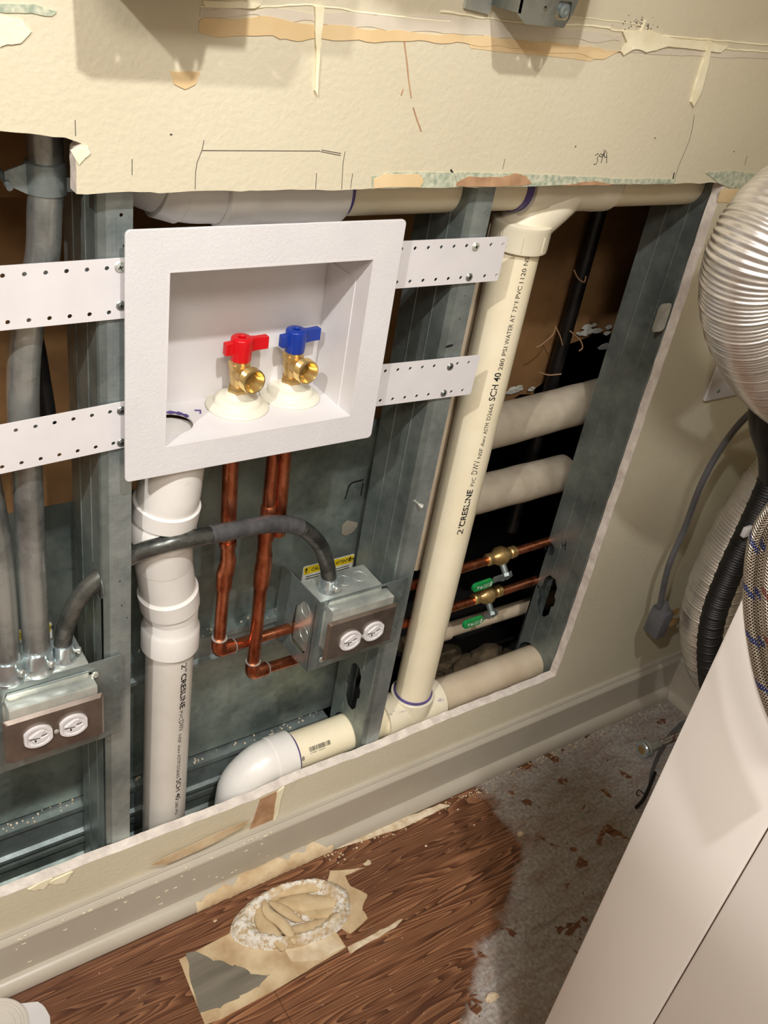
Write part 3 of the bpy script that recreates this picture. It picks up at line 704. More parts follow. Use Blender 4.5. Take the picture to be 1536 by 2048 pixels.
# ---- supply valves
def valve(x, y, handle_mat, label, turn):
    z0 = IZ0
    t = thing('supply_valve', label, 'valve', (x, y, z0), 'supply valves in the outlet box')
    b = NB(); lathe(b, (x, y, z0), (0, 0, 1), [(.0345, .0002), (.0350, .0015), (.0335, .0035), (.0275, .0048), (.0262, .0062), (.0258, .0090), (.0235, .0120), (.0195, .0132), (.0160, .0140), (.0145, .0160), (.0118, .0190), (.0100, .0195)], 48)
    obj('rubber_grommet', b, M['rubber'], t, 'cream stepped rubber grommet', angle=60)
    z = z0 + .018
    b = NB(); lathe(b, (x, y, z), (0, 0, 1), [(.0115, 0), (.0122, .001), (.0122, .0065), (.0112, .0078)], 6)
    lathe(b, (x, y, z - .002), (0, 0, 1), [(.0095, 0), (.0095, .006)], 24)
    lathe(b, (x, y, z + .007), (0, 0, 1), [(.0088, 0), (.0092, .004), (.0108, .012), (.0116, .018), (.0112, .026), (.0102, .031), (.0102, .036), (.0075, .037), (.0060, .042)], 32)
    box(b, x - .0115, x - .003, y - .007, y + .007, z + .028, z + .0365, .0015)
    d = Vector((.10, -1.0, .02)).normalized(); o0 = Vector((x + .001, y - .004, z + .024))
    lathe(b, o0, d, [(.0105, 0), (.0110, .010), (.0125, .013), (.0133, .0145)], 32)
    obj('valve_body', b, M['brass'], t, 'brass valve body')
    b = NB(); o1 = o0 + d*.0145
    prof = [(.0133, 0)]
    for k in range(4): prof += [(.0138, .001 + k*.0020), (.0131, .002 + k*.0020)]
    prof += [(.0137, .0095), (.0132, .0108), (.0118, .0108), (.0112, .0098), (.0050, -.006)]
    lathe(b, o1, d, prof, 40)
    obj('threaded_outlet', b, M['brass_in'], t, 'bright brass hose thread', angle=25)
    b = NB(); lathe(b, o1 + d*(-.0058), d, [(.0042, 0), (.0042, .0004)], 6); obj('outlet_bore', b, M['black'], t)
    b = NB(); hz = z + .0375
    lathe(b, (x, y, hz), (0, 0, 1), [(.0098, 0), (.0112, .0008), (.0116, .010), (.0122, .020), (.0116, .0255), (.0098, .0268), (.0048, .0268), (.0042, .0262), (.0040, .018)], 40)
    c, s = math.cos(turn), math.sin(turn)
    def wing(L, h0, h1, z0_, z1_, sg):
        pr = [(.006, -.0048), (L*.55, -.0030), (L - .001, -.0044), (L, -.0034), (L, .0034), (L - .001, .0044), (L*.55, .0030), (.006, .0048)]
        A = []; B = []
        for u, v in pr:
            k = u / L; X_ = x + sg*(u*c - v*s); Y_ = y + sg*(u*s + v*c)
            A.append(b.verts.new((X_, Y_, hz + z0_ + h0*k))); B.append(b.verts.new((X_, Y_, hz + z1_ - h1*k)))
        n = len(pr)
        for k in range(n): b.faces.new((A[k], A[(k+1) % n], B[(k+1) % n], B[k]))
        b.faces.new(A); b.faces.new(B)
    wing(.0315, .002, .001, .009, .0255, 1); wing(.0200, .0, .003, .0085, .0245, -1)
    obj('lever_handle', b, handle_mat, t, None, bevel=.0009, angle=40)
    return t
vr = atz(474, 812, IZ0); vb = atz(579, 792, IZ0)
valve(vr.x, vr.y, M['red'], 'brass supply valve with red lever handle, left one in the white box', math.radians(3))
valve(vb.x, vb.y, M['blue'], 'brass supply valve with blue lever handle, right one in the white box', math.radians(6))

# ---- mounting straps
def screw_head(parent, x, y, z, r=.0052, m='galv_bright'):
    b = NB(); lathe(b, (x, y, z), (0, -1, 0), [(r, 0), (r*1.02, .0005), (r*.85, .0013), (r*.7, .0014), (r*.62, .0008), (r*.5, .0014), (r*.45, .0020), (r*.14, .0018), (.0001, .0009)], 24)
    for a in (0, PI/2):
        c, s = math.cos(a+.4), math.sin(a+.4)
        plate(b, [(-r*.45, -.0004), (r*.45, -.0004), (r*.45, .0004), (-r*.45, .0004)], [], (x, y - .0021, z), (c, 0, s), (-s, 0, c), .0002, 1)
    obj('screw', b, [M[m], M['black']], parent)
def strap(px_tl, px_tr, px_br, px_bl, label, screws, nh, x_clip=None):
    Y = .0122
    P = [at(*p, Y) for p in (px_tl, px_tr, px_br, px_bl)]; tl, tr, br, bl = P
    t = thing('mounting_strap', label, 'strap', (tl.x, Y, bl.z), 'perforated straps holding the outlet box')
    U = (tr - tl); L = U.length; U.normalize(); V = Vector((-U.z, 0, U.x)); Hh = abs((tl - bl).dot(V))
    O = tl - V*Hh
    holes = []
    for k in range(nh):
        u = .0055 + k*.0176
        if u > L - .003: break
        holes += [circ(u, Hh - .0085, .0021, 12), circ(u + .001, .0070, .0021, 12)]
    def sp(px, py):
        p = at(px, py, Y); return (p - O).dot(U), (p - O).dot(V)
    keep = []
    for h in holes:
        cx = sum(p[0] for p in h)/len(h); cy = sum(p[1] for p in h)/len(h)
        if all(math.dist((cx, cy), sp(*s[:2])) > .0078 for s in screws): keep.append(h)
    b = NB(); plate(b, rrect(0, L, 0, Hh, .003), keep, O, U, V, -.0012)
    obj('strap_plate', b, M['strap'], t, smooth=False)
    for sx, sy, m in screws:
        p = at(sx, sy, Y); screw_head(t, p.x, p.y - .0001, p.z, .0050 if m == 'galv_bright' else .0046, m)
    return t
# left ones run on out of the frame
strap((-150, 542), (275, 514), (275, 626), (-152, 677), 'upper left white perforated strap, from the faceplate out of frame', [(240, 534, 'galv_bright'), (242, 611, 'emt')], 17)
strap((-150, 879), (270, 799), (270, 894), (-152, 981), 'lower left white perforated strap, from the faceplate out of frame', [(243, 821, 'emt'), (243, 885, 'emt')], 17)
strap((770, 484), (1016, 473), (1000, 563), (757, 580), 'upper right white perforated strap, ending over the cream pipe', [(951, 493, 'galv_bright'), (938, 554, 'emt')], 12)
strap((740, 732), (961, 710), (943, 791), (727, 816), 'lower right white perforated strap, ending over the cream pipe', [(900, 733, 'emt'), (887, 786, 'emt')], 12)

# ================================================================== PVC PIPES
def pathtube(bm, pts, r, n=8, seg=36, step=.004, caps=True):
    P = resample(catmull(pts, 24), step); tube(bm, P, r, seg, caps); return P
def ring(bm, p, d, r, w_, mat=0, seg=36, bulge=.0):
    lathe(bm, Vector(p) - Vector(d).normalized()*w_/2, d, [(r*.93, 0), (r, 0), (r + bulge, w_/2), (r, w_), (r*.93, w_)], seg, mat)
def pipe_text(segs, cx, cy, R_, a0, up, px_fn, parent, mat, name='printed_lettering'):
    b = NB(); Rt = R_ + .00025
    ys = cy - R_*math.cos(a0)
    for s, pa, pb, h, bold, off in segs:
        za, zb = at(*pa, ys).z, at(*pb, ys).z; L = abs(zb - za)
        def fn(u, v, za=za, h=h, off=off):
            if up: a = a0 - (v + off - .004)/R_; z = za + u
            else: a = a0 + (v + off - .004)/R_; z = za - u
            return Vector((cx + Rt*math.sin(a), cy - Rt*math.cos(a), z))
        add_text(b, s, fn, L, h, bold)
    return obj(name, b, mat, parent, 'black printed pipe lettering', smooth=False)

# --- left drain assembly
dl = thing('drain_pipe', 'grey-white plastic drain pipe with offset fittings under the outlet box', 'pipe', (.37, .06, .10))
YL = .062
c_b = at(326, 1650, YL); c_t = at(341, 1270, YL); XL = (c_b.x + c_t.x)/2
b = NB(); cyl(b, (XL, YL, .10), (XL, YL, c_t.z + .03), .0302, seg=48); obj('pipe', b, M['pvc_grey'], dl)
def fp(px, py, y=YL): return at(px, py, y)
# fittings: hub at foot, offset elbows, hub at head
hubz = at(343, 1290, YL).z + .004
b = NB(); lathe(b, (XL, YL, hubz), (0, 0, 1), [(.0302, 0), (.0362, 0), (.0362, .030), (.0345, .034), (.0330, .038), (.0330, .06)], 48)
P0 = Vector((XL, YL, hubz + .055)); P1 = fp(327, 1120, .056); P2 = fp(324, 1062, .050); P3 = fp(334, 1005, .045); P4 = Vector((dc[0] + .004, .040, IZ0 - .026))
tube(b, [P0, P0.lerp(P1, .25), P0.lerp(P1, .6), P1], .0335, 48)
obj('lower_elbow', b, M['fit'], dl, 'white elbow fitting with hub')
b = NB(); d = (P1 - P0).normalized()
lathe(b, P0 + d*.012, d, [(.0335, 0), (.0362, .001), (.0365, .026), (.0345, .028), (.0335, .030)], 48); obj('hub_band', b, M['fit'], dl)
b = NB(); d2 = (P3 - P2).normalized()
P = resample(catmull([P1, P1.lerp(P2, .5), P2, P2 + d2*.012], 12), .004); tube(b, P, .0340, 48)
lathe(b, P2 + d2*.004, d2, [(.0330, -.012), (.0368, -.010), (.0372, .010), (.0350, .016)], 48); obj('upper_elbow', b, M['fit'], dl)
b = NB(); lathe(b, P2 + d2*.022, d2, [(.0340, 0), (.0372, .002), (.0375, .022), (.0355, .023), (.0310, .023)], 48); obj('coupling', b, M['fit'], dl)
b = NB(); tube(b, [P2 + d2*.02, P3, P3 + d2*.02], .0302, 48); obj('short_pipe', b, M['pvc_grey'], dl)
def pring(parent, *a):
    b = NB(); ring(b, *a); obj('primer_ring', b, M['purple'], parent, 'purple primer ring')
pring(dl, P2 + d2*.0462, d2, .0312, .0012); pring(dl, Vector((XL, YL, hubz - .0012)), (0, 0, 1), .0310, .003)
b = NB(); tube(b, resample(catmull([P3 + d2*.004, P3 + d2*.02, P4, P4 + Vector((0, 0, .012))], 10), .004), .0345, 48)
obj('tailpiece', b, M['fit'], dl, 'white bend joining the box drain')
b = NB(); dd_ = d2.cross(Vector((0, -1, 0)))
add_text(b, 'STH DOT', lambda u, v: (lambda a, s: P3 + d2*(s) + (Vector((0, -1, 0)) - d2*d2.dot(Vector((0, -1, 0)))).normalized()*.0305*math.cos(a) + d2.cross(Vector((0, -1, 0))).normalized()*(-.0305)*math.sin(a))(.35 + v/.0302, .012 - u), .034, .0055)
obj('printed_lettering', b, M['ink'], dl, smooth=False)
pipe_text([('2"', (366, 1328), (366, 1345), .0085, 0, 0), ('CRESLINE', (366, 1348), (364, 1417), .0085, .024, 0), ('PVC', (358, 1423), (357, 1440), .0052, 0, 0), ('DWV', (356, 1443), (355, 1464), .0075, 0, 0),
           ('NSF dwv', (354, 1470), (353, 1508), .0046, 0, 0), ('ASTM', (353, 1510), (352, 1529), .0050, 0, 0), ('D2665', (352, 1532), (351, 1557), .0050, 0, 0), ('SCH 40', (352, 1560), (350, 1601), .0078, .01, 0),
           ('280 PSI', (349, 1604), (348, 1630), .0048, 0, 0)], XL, YL, .0302, math.radians(14), False, None, dl, M['ink'])

# --- top horizontal pipe, wye and the tall vertical pipe
ZT = 1.030; YT = .062; XR = .8010
tp = thing('drain_pipe', 'cream plastic waste pipe running level under the upper wall edge', 'pipe', (.6, YT, ZT - .03))
b = NB(); cyl(b, (at(640, 410, YT).x, YT, ZT), (X3 + .02, YT, ZT), .0302, seg=48); obj('pipe', b, M['pvc'], tp)
xa = at(385, 440, YT).x
b = NB(); p_l = Vector((at(300, 405, YT).x - .05, YT + .03, ZT + .03))
tube(b, resample(catmull([p_l, Vector((xa - .035, YT + .004, ZT + .010)), Vector((xa - .01, YT, ZT + .002)), Vector((xa + .02, YT, ZT)), ], 12), .004), .0330, 48)
lathe(b, Vector((xa - .034, YT + .004, ZT + .0085)), Vector((1, -.08, -.28)), [(.0330, -.002), (.0360, 0), (.0360, .022), (.0335, .024)], 48)
obj('bend_fitting', b, M['fit'], tp, 'white bend fitting')
b = NB(); lathe(b, (xa + .020, YT, ZT), (1, 0, 0), [(.0330, 0), (.0375, .002), (.0375, .030), (.0352, .034), (.0352, .066), (.0345, .10), (.0362, .104), (.0362, .134), (.0305, .134)], 48)
obj('long_coupling', b, M['fit'], tp, 'long white coupling')
pring(tp, (xa + .157, YT, ZT), (1, 0, 0), .0312, .008); xw = at(1020, 400, YT).x; pring(tp, (xw, YT, ZT), (1, 0, 0), .0316, .010); xw2 = at(1198, 385, YT).x + .006; pring(tp, (xw2, YT, ZT), (1, 0, 0), .0312, .004)
b = NB(); lathe(b, (xw + .005, YT, ZT), (1, 0, 0), [(.0305, 0), (.0362, 0), (.0362, .030), (.0345, .034), (.0340, xw2 - xw - .036), (.0350, xw2 - xw - .032), (.0350, xw2 - xw - .008), (.0305, xw2 - xw - .008)], 48)
ZH = at(1055, 462, YT).z
brn = catmull([Vector((XR + .062, YT, ZT + .006)), Vector((XR + .036, YT, ZT - .018)), Vector((XR + .010, YT, ZT - .040)), Vector((XR, YT, ZH - .004)), Vector((XR, YT, ZH - .016))], 10)
tube(b, resample(brn, .004), .0335, 48)
obj('wye_fitting', b, M['fit_cream'], tp, 'cream wye fitting')
vp = thing('drain_pipe', 'tall upright cream plastic pipe with black printed lettering, right of the middle stud', 'pipe', (XR, YT, .16))
ZB = at(820, 1385, YT).z
b = NB(); cyl(b, (XR, YT, ZB - .02), (XR, YT, ZH), .0302, seg=56); obj('pipe', b, M['pvc'], vp)
b = NB(); zc = at(1052, 500, YT).z + .006
lathe(b, (XR, YT, zc), (0, 0, 1), [(.0303, 0), (.0368, 0), (.0372, .003), (.0372, .026), (.0378, .028), (.0378, .032), (.0340, .034)], 56)
for k in range(8):
    a = 2*PI*k/8 + .2; box(b, XR + .0374*math.sin(a) - .0005, XR + .0374*math.sin(a) + .0005, YT - .0374*math.cos(a) - .0005, YT - .0374*math.cos(a) + .0005, zc + .003, zc + .022)
obj('hub', b, M['fit_cream'], vp, 'cream hub at the top of the pipe')
b = NB(); lathe(b, (XR, YT, ZB - .032), (0, 0, 1), [(.0340, 0), (.0362, .001), (.0362, .031), (.0350, .032), (.0318, .032)], 56); obj('hub', b, M['fit_cream'], vp)
b = NB(); ring(b, (XR, YT, ZB + .0015), (0, 0, 1), .0325, .005); obj('primer_ring', b, M['purple'], vp, 'purple primer ring')
pipe_text([('2"', (924, 1068), (930, 1048), .0092, 0, 0), ('CRESLINE', (927, 1052), (948, 978), .0088, .024, 0), ('PVC', (945, 972), (952, 954), .0060, 0, 0), ('DWV', (952, 948), (963, 920), .0088, 0, 0),
           ('NSF dwv', (961, 916), (973, 871), .0055, 0, 0), ('ASTM', (974, 867), (984, 844), .0058, 0, 0), ('D2665', (982, 839), (993, 806), .0058, 0, 0), ('SCH 40', (988, 801), (1008, 744), .0092, .012, 0),
           ('280 PSI', (1008, 739), (1022, 692), .0060, 0, 0), ('WATER AT', (1020, 688), (1037, 628), .0060, 0, 0), ('73°F', (1036, 623), (1045, 600), .0060, 0, 0), ('PVC', (1043, 596), (1051, 571), .0060, 0, 0),
           ('1120', (1052, 565), (1060, 536), .0060, 0, 0), ('NSF', (1060, 530), (1067, 506), .0058, 0, 0)], XR, YT, .0302, math.radians(-15), True, None, vp, M['ink'])

# --- bottom run: elbow, pipe, tee, pipe to the right stud
ZL = .160
lp = thing('drain_pipe', 'cream plastic pipe running level just behind the low cut wall edge', 'pipe', (.7, YT, ZL - .03))
xe = at(592, 1520, YT - .02).x
b = NB(); cyl(b, (xe - .01, YT, ZL), (XR - .03, YT, ZL), .0302, seg=48); obj('pipe', b, M['pvc'], lp)
b = NB(); cyl(b, (XR + .04, YT, ZL), (X3 + .03, YT, ZL), .0302, seg=48); obj('pipe', b, M['pvc_old'], lp, 'duller pipe length right of the tee')
b = NB()
eb = catmull([Vector((xe - .022, YT, ZL)), Vector((xe - .050, YT, ZL - .003)), Vector((xe - .078, YT, ZL - .028)), Vector((xe - .084, YT, ZL - .060)), Vector((xe - .084, YT, ZL - .10))], 10)
tube(b, resample(eb, .004), .0345, 48)
lathe(b, (xe - .036, YT, ZL), (1, 0, 0), [(.0340, 0), (.0362, .003), (.0362, .036), (.0305, .036)], 48)
obj('elbow', b, M['fit'], lp, 'bright white elbow')
b = NB(); ring(b, (xe + .002, YT, ZL), (1, 0, 0), .0312, .005); obj('primer_ring', b, M['purple'], lp, 'purple primer ring')
b = NB()
lathe(b, (XR - .060, YT, ZL), (1, 0, 0), [(.0305, 0), (.0362, 0), (.0362, .030), (.0345, .034), (.0345, .075), (.0362, .080), (.0362, .115), (.0305, .115)], 48)
cyl(b, (XR, YT, ZL), (XR, YT, ZB - .028), .0340, .0345, 48)
tube(b, resample(catmull([Vector((XR, YT, ZB - .03)), Vector((XR + .008, YT, ZL + .012)), Vector((XR + .03, YT, ZL))], 8), .004), .033, 40)
obj('tee_fitting', b, M['fit_cream'], lp, 'cream tee fitting')
b = NB()
ta = at(597, 1496, .035); tb_ = at(618, 1488, .035)
def hfn(x0, zoff):
    def fn(u, v):
        a = zoff + v/.0302; return Vector((x0 + u, YT - .0305*math.cos(a), ZL + .0305*math.sin(a)))
    return fn
add_text(b, '0448', hfn(ta.x - .004, .30), .0175, .0070, .01)
rnd = random.Random(9); x = at(626, 1478, .035).x
while x < at(668, 1462, .035).x:
    wd = rnd.choice((.0005, .0008, .0012)); f0 = hfn(x, .62)
    vs = [b.verts.new(f0(u, v)) for u, v in ((0, 0), (wd, 0), (wd, .0035), (wd, .007), (0, .007), (0, .0035))]
    b.faces.new((vs[0], vs[1], vs[2], vs[5])); b.faces.new((vs[5], vs[2], vs[3], vs[4])); x += wd + rnd.choice((.0005, .0009))
add_text(b, '0 49081 14400 8', hfn(at(626, 1480, .035).x, .50), .026, .0022)
obj('printed_lettering', b, M['ink'], lp, 'black barcode and digits', smooth=False)

# --- older pipes behind
YO = .165
def sleeve(pa, pb, r, y, label, m='insul', end=False):
    A, B = at(*pa, y), at(*pb, y); b = NB()
    d = (B - A); P = [A + d*(k/40) for k in range(41)]
    tube(b, P, [r*(1 + .03*noise.noise(p*25)) for p in P], 36)
    return tag(obj('jacketed_pipe', b, M[m]), label, 'pipe', 'thick wrapped pipes inside the wall')
sleeve((905, 875), (1320, 765), .0340, YO, 'thick off-white wrapped pipe behind the cream pipe, upper of two')
sleeve((880, 1008), (1128, 945), .0320, YO, 'thick off-white wrapped pipe with rounded end, lower of two')
b = NB(); A, B = at(800, 1290, YO), at(1300, 1135, YO); cyl(b, A, B, .0140)
p = at(885, 1262, YO); d = (B - A).normalized(); lathe(b, p - d*.02, d, [(.014, 0), (.019, .001), (.019, .03), (.014, .031)], 28)
tag(obj('old_pipe', b, M['pvc_old']), 'thin dirty beige pipe behind the green valve grips', 'pipe')
b = NB(); A = at(898, 800, .108); B = at(834, 1120, .108); tube(b, [Vector((A.x, .108, .95)), Vector((A.x, .108, B.z - .01))], .0125, 32)
tag(obj('old_pipe', b, M['pvc_old']), 'pale upright pipe half hidden behind the tall cream pipe', 'pipe')
ct = thing('black_conduit', 'black upright conduit at the back with twisted tie wires', 'conduit', (1.10, .215, .3))
b = NB(); tube(b, [Vector((1.10, .215, 1.6)), Vector((1.10, .215, .35))], .0115, 24); obj('conduit', b, M['black'], ct)
b = NB()
for pts in ([(1148, 540), (1156, 556), (1168, 564), (1172, 552)], [(1112, 652), (1105, 670), (1082, 690), (1072, 694)], [(1112, 655), (1120, 672), (1125, 690)], [(1140, 662), (1160, 680), (1165, 695), (1158, 702)], [(1080, 745), (1098, 750), (1122, 748)]):
    tube(b, catmull([at(x, y, .198) for x, y in pts], 6), .0011, 6)
    obj('tie_wire', b, M['torn'], ct, 'rusty twisted tie wire'); b = NB()
b = NB(); rnd = random.Random(11)
for k in range(60):
    p = at(rnd.uniform(830, 1060), rnd.uniform(1290, 1345), .22); s = rnd.uniform(.008, .03)
    r = bmesh.ops.create_icosphere(b, subdivisions=2, radius=s)
    for v in r['verts']: v.co = p + Vector((v.co.x*1.4, v.co.y, v.co.z*.6)) * (1 + .35*noise.noise(v.co*60 + p*9)) - Vector((0, 0, .02))
o = obj('rubble', b, M['concrete'], smooth=True); o['kind'] = 'stuff'; tag(o, 'dark rubble and plaster lumps at the foot of the cavity', 'rubble')

# ================================================================== COPPER PIPES
def cop(parent, pts, r, n=6, seg=20):
    b = NB(); P = catmull(pts, n) if n else [Vector(p) for p in pts]; tube(b, P, r, seg); return obj('tube', b, M['copper'], parent)
def copper_line(label, base, top_px, kinks, elbow_px, hor, yv):
    t = thing('copper_pipe', label, 'pipe', base, 'copper water pipes'); return t
YC = .045
A0 = Vector((at(458, 930, YC).x, YC, IZ0 - .002)); A1 = at(455, 1085, YC); A2 = at(452, 1125, YC); A3 = at(449, 1150, YC); A4 = at(437, 1300, YC)
ta_ = thing('copper_pipe', 'left copper riser under the red valve, turning right at its foot', 'pipe', A4)
rA, rB = .0092, .0078
b = NB(); cyl(b, A0, A1, rA); obj('tube', b, M['copper'], ta_)
b = NB(); P = catmull([A1 + Vector((0, 0, .004)), A1.lerp(A2, .4) + Vector((.001, 0, 0)), A2 + Vector((.0025, 0, 0)), A3], 6); tube(b, P, [.0105]*4 + [.0088]*6 + [.0098]*5 + [.0105]*(len(P)-15), 24)
lathe(b, A3, (A4 - A3), [(.0098, -.003), (.0102, 0), (.0098, .020), (.0078, .022)], 24); obj('reducer', b, M['copper'], ta_, 'soldered copper reducer')
b = NB(); cyl(b, A3, A4, rB); obj('tube', b, M['copper'], ta_)
HA = [at(437, 1300, .05), at(600, 1250, .074), at(830, 1168, .100), at(905, 1143, .106), at(1110, 1078, .110)]
b = NB(); tube(b, HA, rB, 20); obj('tube', b, M['copper'], ta_)
b = NB(); d1 = (A3 - A4).normalized(); d3 = (HA[1] - HA[0]).normalized()
tube(b, resample(catmull([A4 + d1*.020, A4 + d1*.008, A4 + d3*.003, A4 + d3*.012, A4 + d3*.022], 6), .002), .0100, 24)
obj('elbow', b, M['copper'], ta_, 'copper elbow')
b = NB(); ring(b, A4 + d1*.021, d1, .0102, .0012); ring(b, A4 + d3*.023, d3, .0101, .0010); obj('solder_ring', b, M['galv_bright'], ta_)
B0 = Vector((at(545, 925, YC).x, YC, IZ0 - .002)); B1 = at(530, 1080, YC); B2 = at(528, 1120, YC); B3 = at(524, 1150, YC); B4 = at(504, 1345, YC)
tb2 = thing('copper_pipe', 'right copper riser under the blue valve, turning right at its foot', 'pipe', B4)
b = NB(); cyl(b, B0, B1, .0078); q = at(538, 1008, YC)
lathe(b, q, (B1 - B0), [(.0078, 0), (.0096, .003), (.0096, .03), (.0105, .034), (.0105, .05)], 24); obj('tube', b, M['copper'], tb2)
b = NB(); P = catmull([B1 + Vector((0, 0, .006)), B1.lerp(B2, .5), B2, B3], 6); tube(b, P, [.0092]*8 + [.0102]*6 + [.0108]*(len(P)-14), 24)
lathe(b, B3, (B4 - B3), [(.0100, -.004), (.0104, 0), (.0100, .018), (.0078, .020)], 24); obj('reducer', b, M['copper'], tb2, 'soldered copper reducer')
b = NB(); cyl(b, B3, B4, .0086); obj('tube', b, M['copper'], tb2)
HB = [at(504, 1345, .05), at(600, 1316, .068), at(830, 1240, .098), at(905, 1215, .104), at(1082, 1157, .110)]
b = NB(); tube(b, HB, rB, 20); obj('tube', b, M['copper'], tb2)
b = NB(); d1 = (B3 - B4).normalized(); d3 = (HB[1] - HB[0]).normalized()
tube(b, resample(catmull([B4 + d1*.020, B4 + d1*.008, B4 + d3*.003, B4 + d3*.012, B4 + d3*.024], 6), .002), .0102, 24)
obj('elbow', b, M['copper'], tb2, 'copper elbow')
b = NB(); ring(b, B4 + d1*.021, d1, .0104, .0012); ring(b, B4 + d3*.025, d3, .0103, .0010); obj('solder_ring', b, M['galv_bright'], tb2)
C0 = Vector((vb.x - .012, YC + .004, IZ0 - .002)); C0 = Vector((at(566, 915, YC).x, YC + .002, IZ0 - .002)); C1 = at(556, 1062, YC + .002)
tc2 = thing('copper_pipe', 'short copper stub beside the right riser, ending behind the grey conduit', 'pipe', C1)
b = NB(); cyl(b, C0, C1, .0090); obj('tube', b, M['copper'], tc2)
b = NB(); lathe(b, C1 + Vector((0, 0, -.004)), (0, 0, 1), [(.004, -.002), (.0095, 0), (.0100, .002), (.0100, .012), (.0090, .013)], 24); obj('cap', b, M['copper'], tc2)

def ball_valve(H, px0, label, grip_px):
    p = at(*px0, .106); d = (H[4] - H[3]).normalized()
    t = thing('ball_valve', label, 'valve', p, 'green handled ball valves')
    b = NB(); lathe(b, p - d*.030, d, [(.0085, 0), (.0105, .002), (.0105, .010), (.0090, .012), (.0115, .018), (.0160, .026), (.0160, .036), (.0115, .044), (.0090, .050), (.0105, .052), (.0105, .062), (.0085, .064)], 28)
    obj('valve_body', b, M['brass'], t, 'brass body')
    b = NB(); s0 = p + Vector((.002, -.012, -.012)); g = at(*grip_px, .080)
    cyl(b, p + Vector((0, -.004, -.004)), s0 + Vector((0, -.008, -.010)), .0055); cyl(b, s0 + Vector((0, -.008, -.010)), s0 + Vector((0, -.012, -.014)), .0080, seg=6)
    e = g + Vector((.020, 0, .004)); e0 = s0 + Vector((.004, -.010, -.012))
    P = [e0 + Vector((.008, 0, 0)), e0 + Vector((-.004, 0, -.006)), e0.lerp(e, .6), e]
    for a, c in zip(P, P[1:]):
        dd = (c - a).normalized(); nn = Vector((-dd.z, 0, dd.x))
        vs = [b.verts.new(a + nn*.006), b.verts.new(c + nn*.006), b.verts.new(c - nn*.006), b.verts.new(a - nn*.006)]
        vt = [b.verts.new(v.co + Vector((0, -.002, 0))) for v in vs]
        b.faces.new(vs); b.faces.new(vt)
        for k in range(4): b.faces.new((vs[k], vs[(k+1) % 4], vt[(k+1) % 4], vt[k]))
    obj('lever', b, M['galv'], t)
    b = NB(); dx = (at(grip_px[0]+20, grip_px[1]-7, .080) - g).normalized()
    plate(b, rrect(-.021, .021, -.0078, .0078, .0065), [], g + Vector((0, .003, 0)), dx, Vector((-dx.z, 0, dx.x)), .006)
    obj('grip', b, M['greenp'], t, 'green vinyl grip', bevel=.0015)
    b = NB(); O = g + Vector((0, -.0034, 0)); nz = Vector((-dx.z, 0, dx.x))
    for sgn, u0 in ((1, -.005), (-1, -.012)):
        plate(b, [(u0-.003, -.003*sgn), (u0+.003, -.003*sgn), (u0, .003*sgn)], [] if sgn > 0 else [[(u0-.0014, .0015), (u0+.0014, .0015), (u0, -.0012)]], O, dx, nz, .0002)
    for k in range(3): plate(b, [(-.001, -.004+k*.003), (.012, -.004+k*.003), (.012, -.0034+k*.003), (-.001, -.0034+k*.003)], [], O, dx, nz, .0002)
    plate(b, [(.0135, -.005), (.017, -.005), (.017, .0045), (.0135, .0045)], [], O, dx, nz, .0002)
    obj('grip_print', b, M['label'], t, 'white print on the grip', smooth=False)
ball_valve(HA, (1000, 1112), 'brass ball valve with green grip on the upper copper pipe', (965, 1170))
ball_valve(HB, (972, 1190), 'brass ball valve with green grip on the lower copper pipe', (946, 1244))

# ================================================================== JUNCTION BOXES
def receptacle(parent, x, y, z):
    b = NB(); W_, H_ = .0172, .0143
    def shape(k):
        out = []
        for i in range(48):
            a = 2*PI*i/48; out.append((max(-W_*k*.90, min(W_*k*.90, W_*k*math.cos(a))), H_*k*1.08*math.sin(a)))
        return out
    S = shape(1.0); I = shape(.80)
    plate(b, S, [I], (x, y - .0035, z), (1, 0, 0), (0, 0, 1), -.0040)
    plate(b, I, [], (x, y - .0018, z), (1, 0, 0), (0, 0, 1), -.0015)
    # raised facets between the slots
    for pts in ([(-.010, .001), (.002, .0085), (.0065, .0075), (.0015, -.001)], [(-.008, -.0030), (.004, -.0030), (.0105, -.0010), (.006, -.0085), (-.004, -.0090)]):
        plate(b, pts, [], (x, y - .0034, z), (1, 0, 0), (0, 0, 1), -.002)
    f = obj('receptacle', b, M['white_smooth'], parent, 'white receptacle face', smooth=False, bevel=.0004)
    b = NB(); yy = y - .0036
    plate(b, [(-.0042, -.0062), (-.0030, -.0062), (-.0026, -.0026), (-.0046, -.0026)], [], (x, yy, z), (1, 0, 0), (0, 0, 1), .0002)
    plate(b, [(.0030, .0002), (.0092, .0020), (.0092, .0032), (.0030, .0012)], [], (x, yy, z), (1, 0, 0), (0, 0, 1), .0002)
    plate(b, [(-.0105, .0002), (.001, -.0012), (.0018, -.0019), (-.0105, -.0008)], [], (x, yy, z), (1, 0, 0), (0, 0, 1), .0002)
    s = obj('slots', b, M['black'], f, smooth=False); 
def avgrect(TL, TR, BR, BL, y):
    a, c, d, e = (at(*p, y) for p in (TL, TR, BR, BL))
    return (a.x+e.x)/2, (c.x+d.x)/2, (d.z+e.z)/2, (a.z+c.z)/2
def ko_rings(b, pts, mk):
    for p, r in pts: tube(b, [mk(p, r, 2*PI*k/24) for k in range(25)], .0004, 5, False)
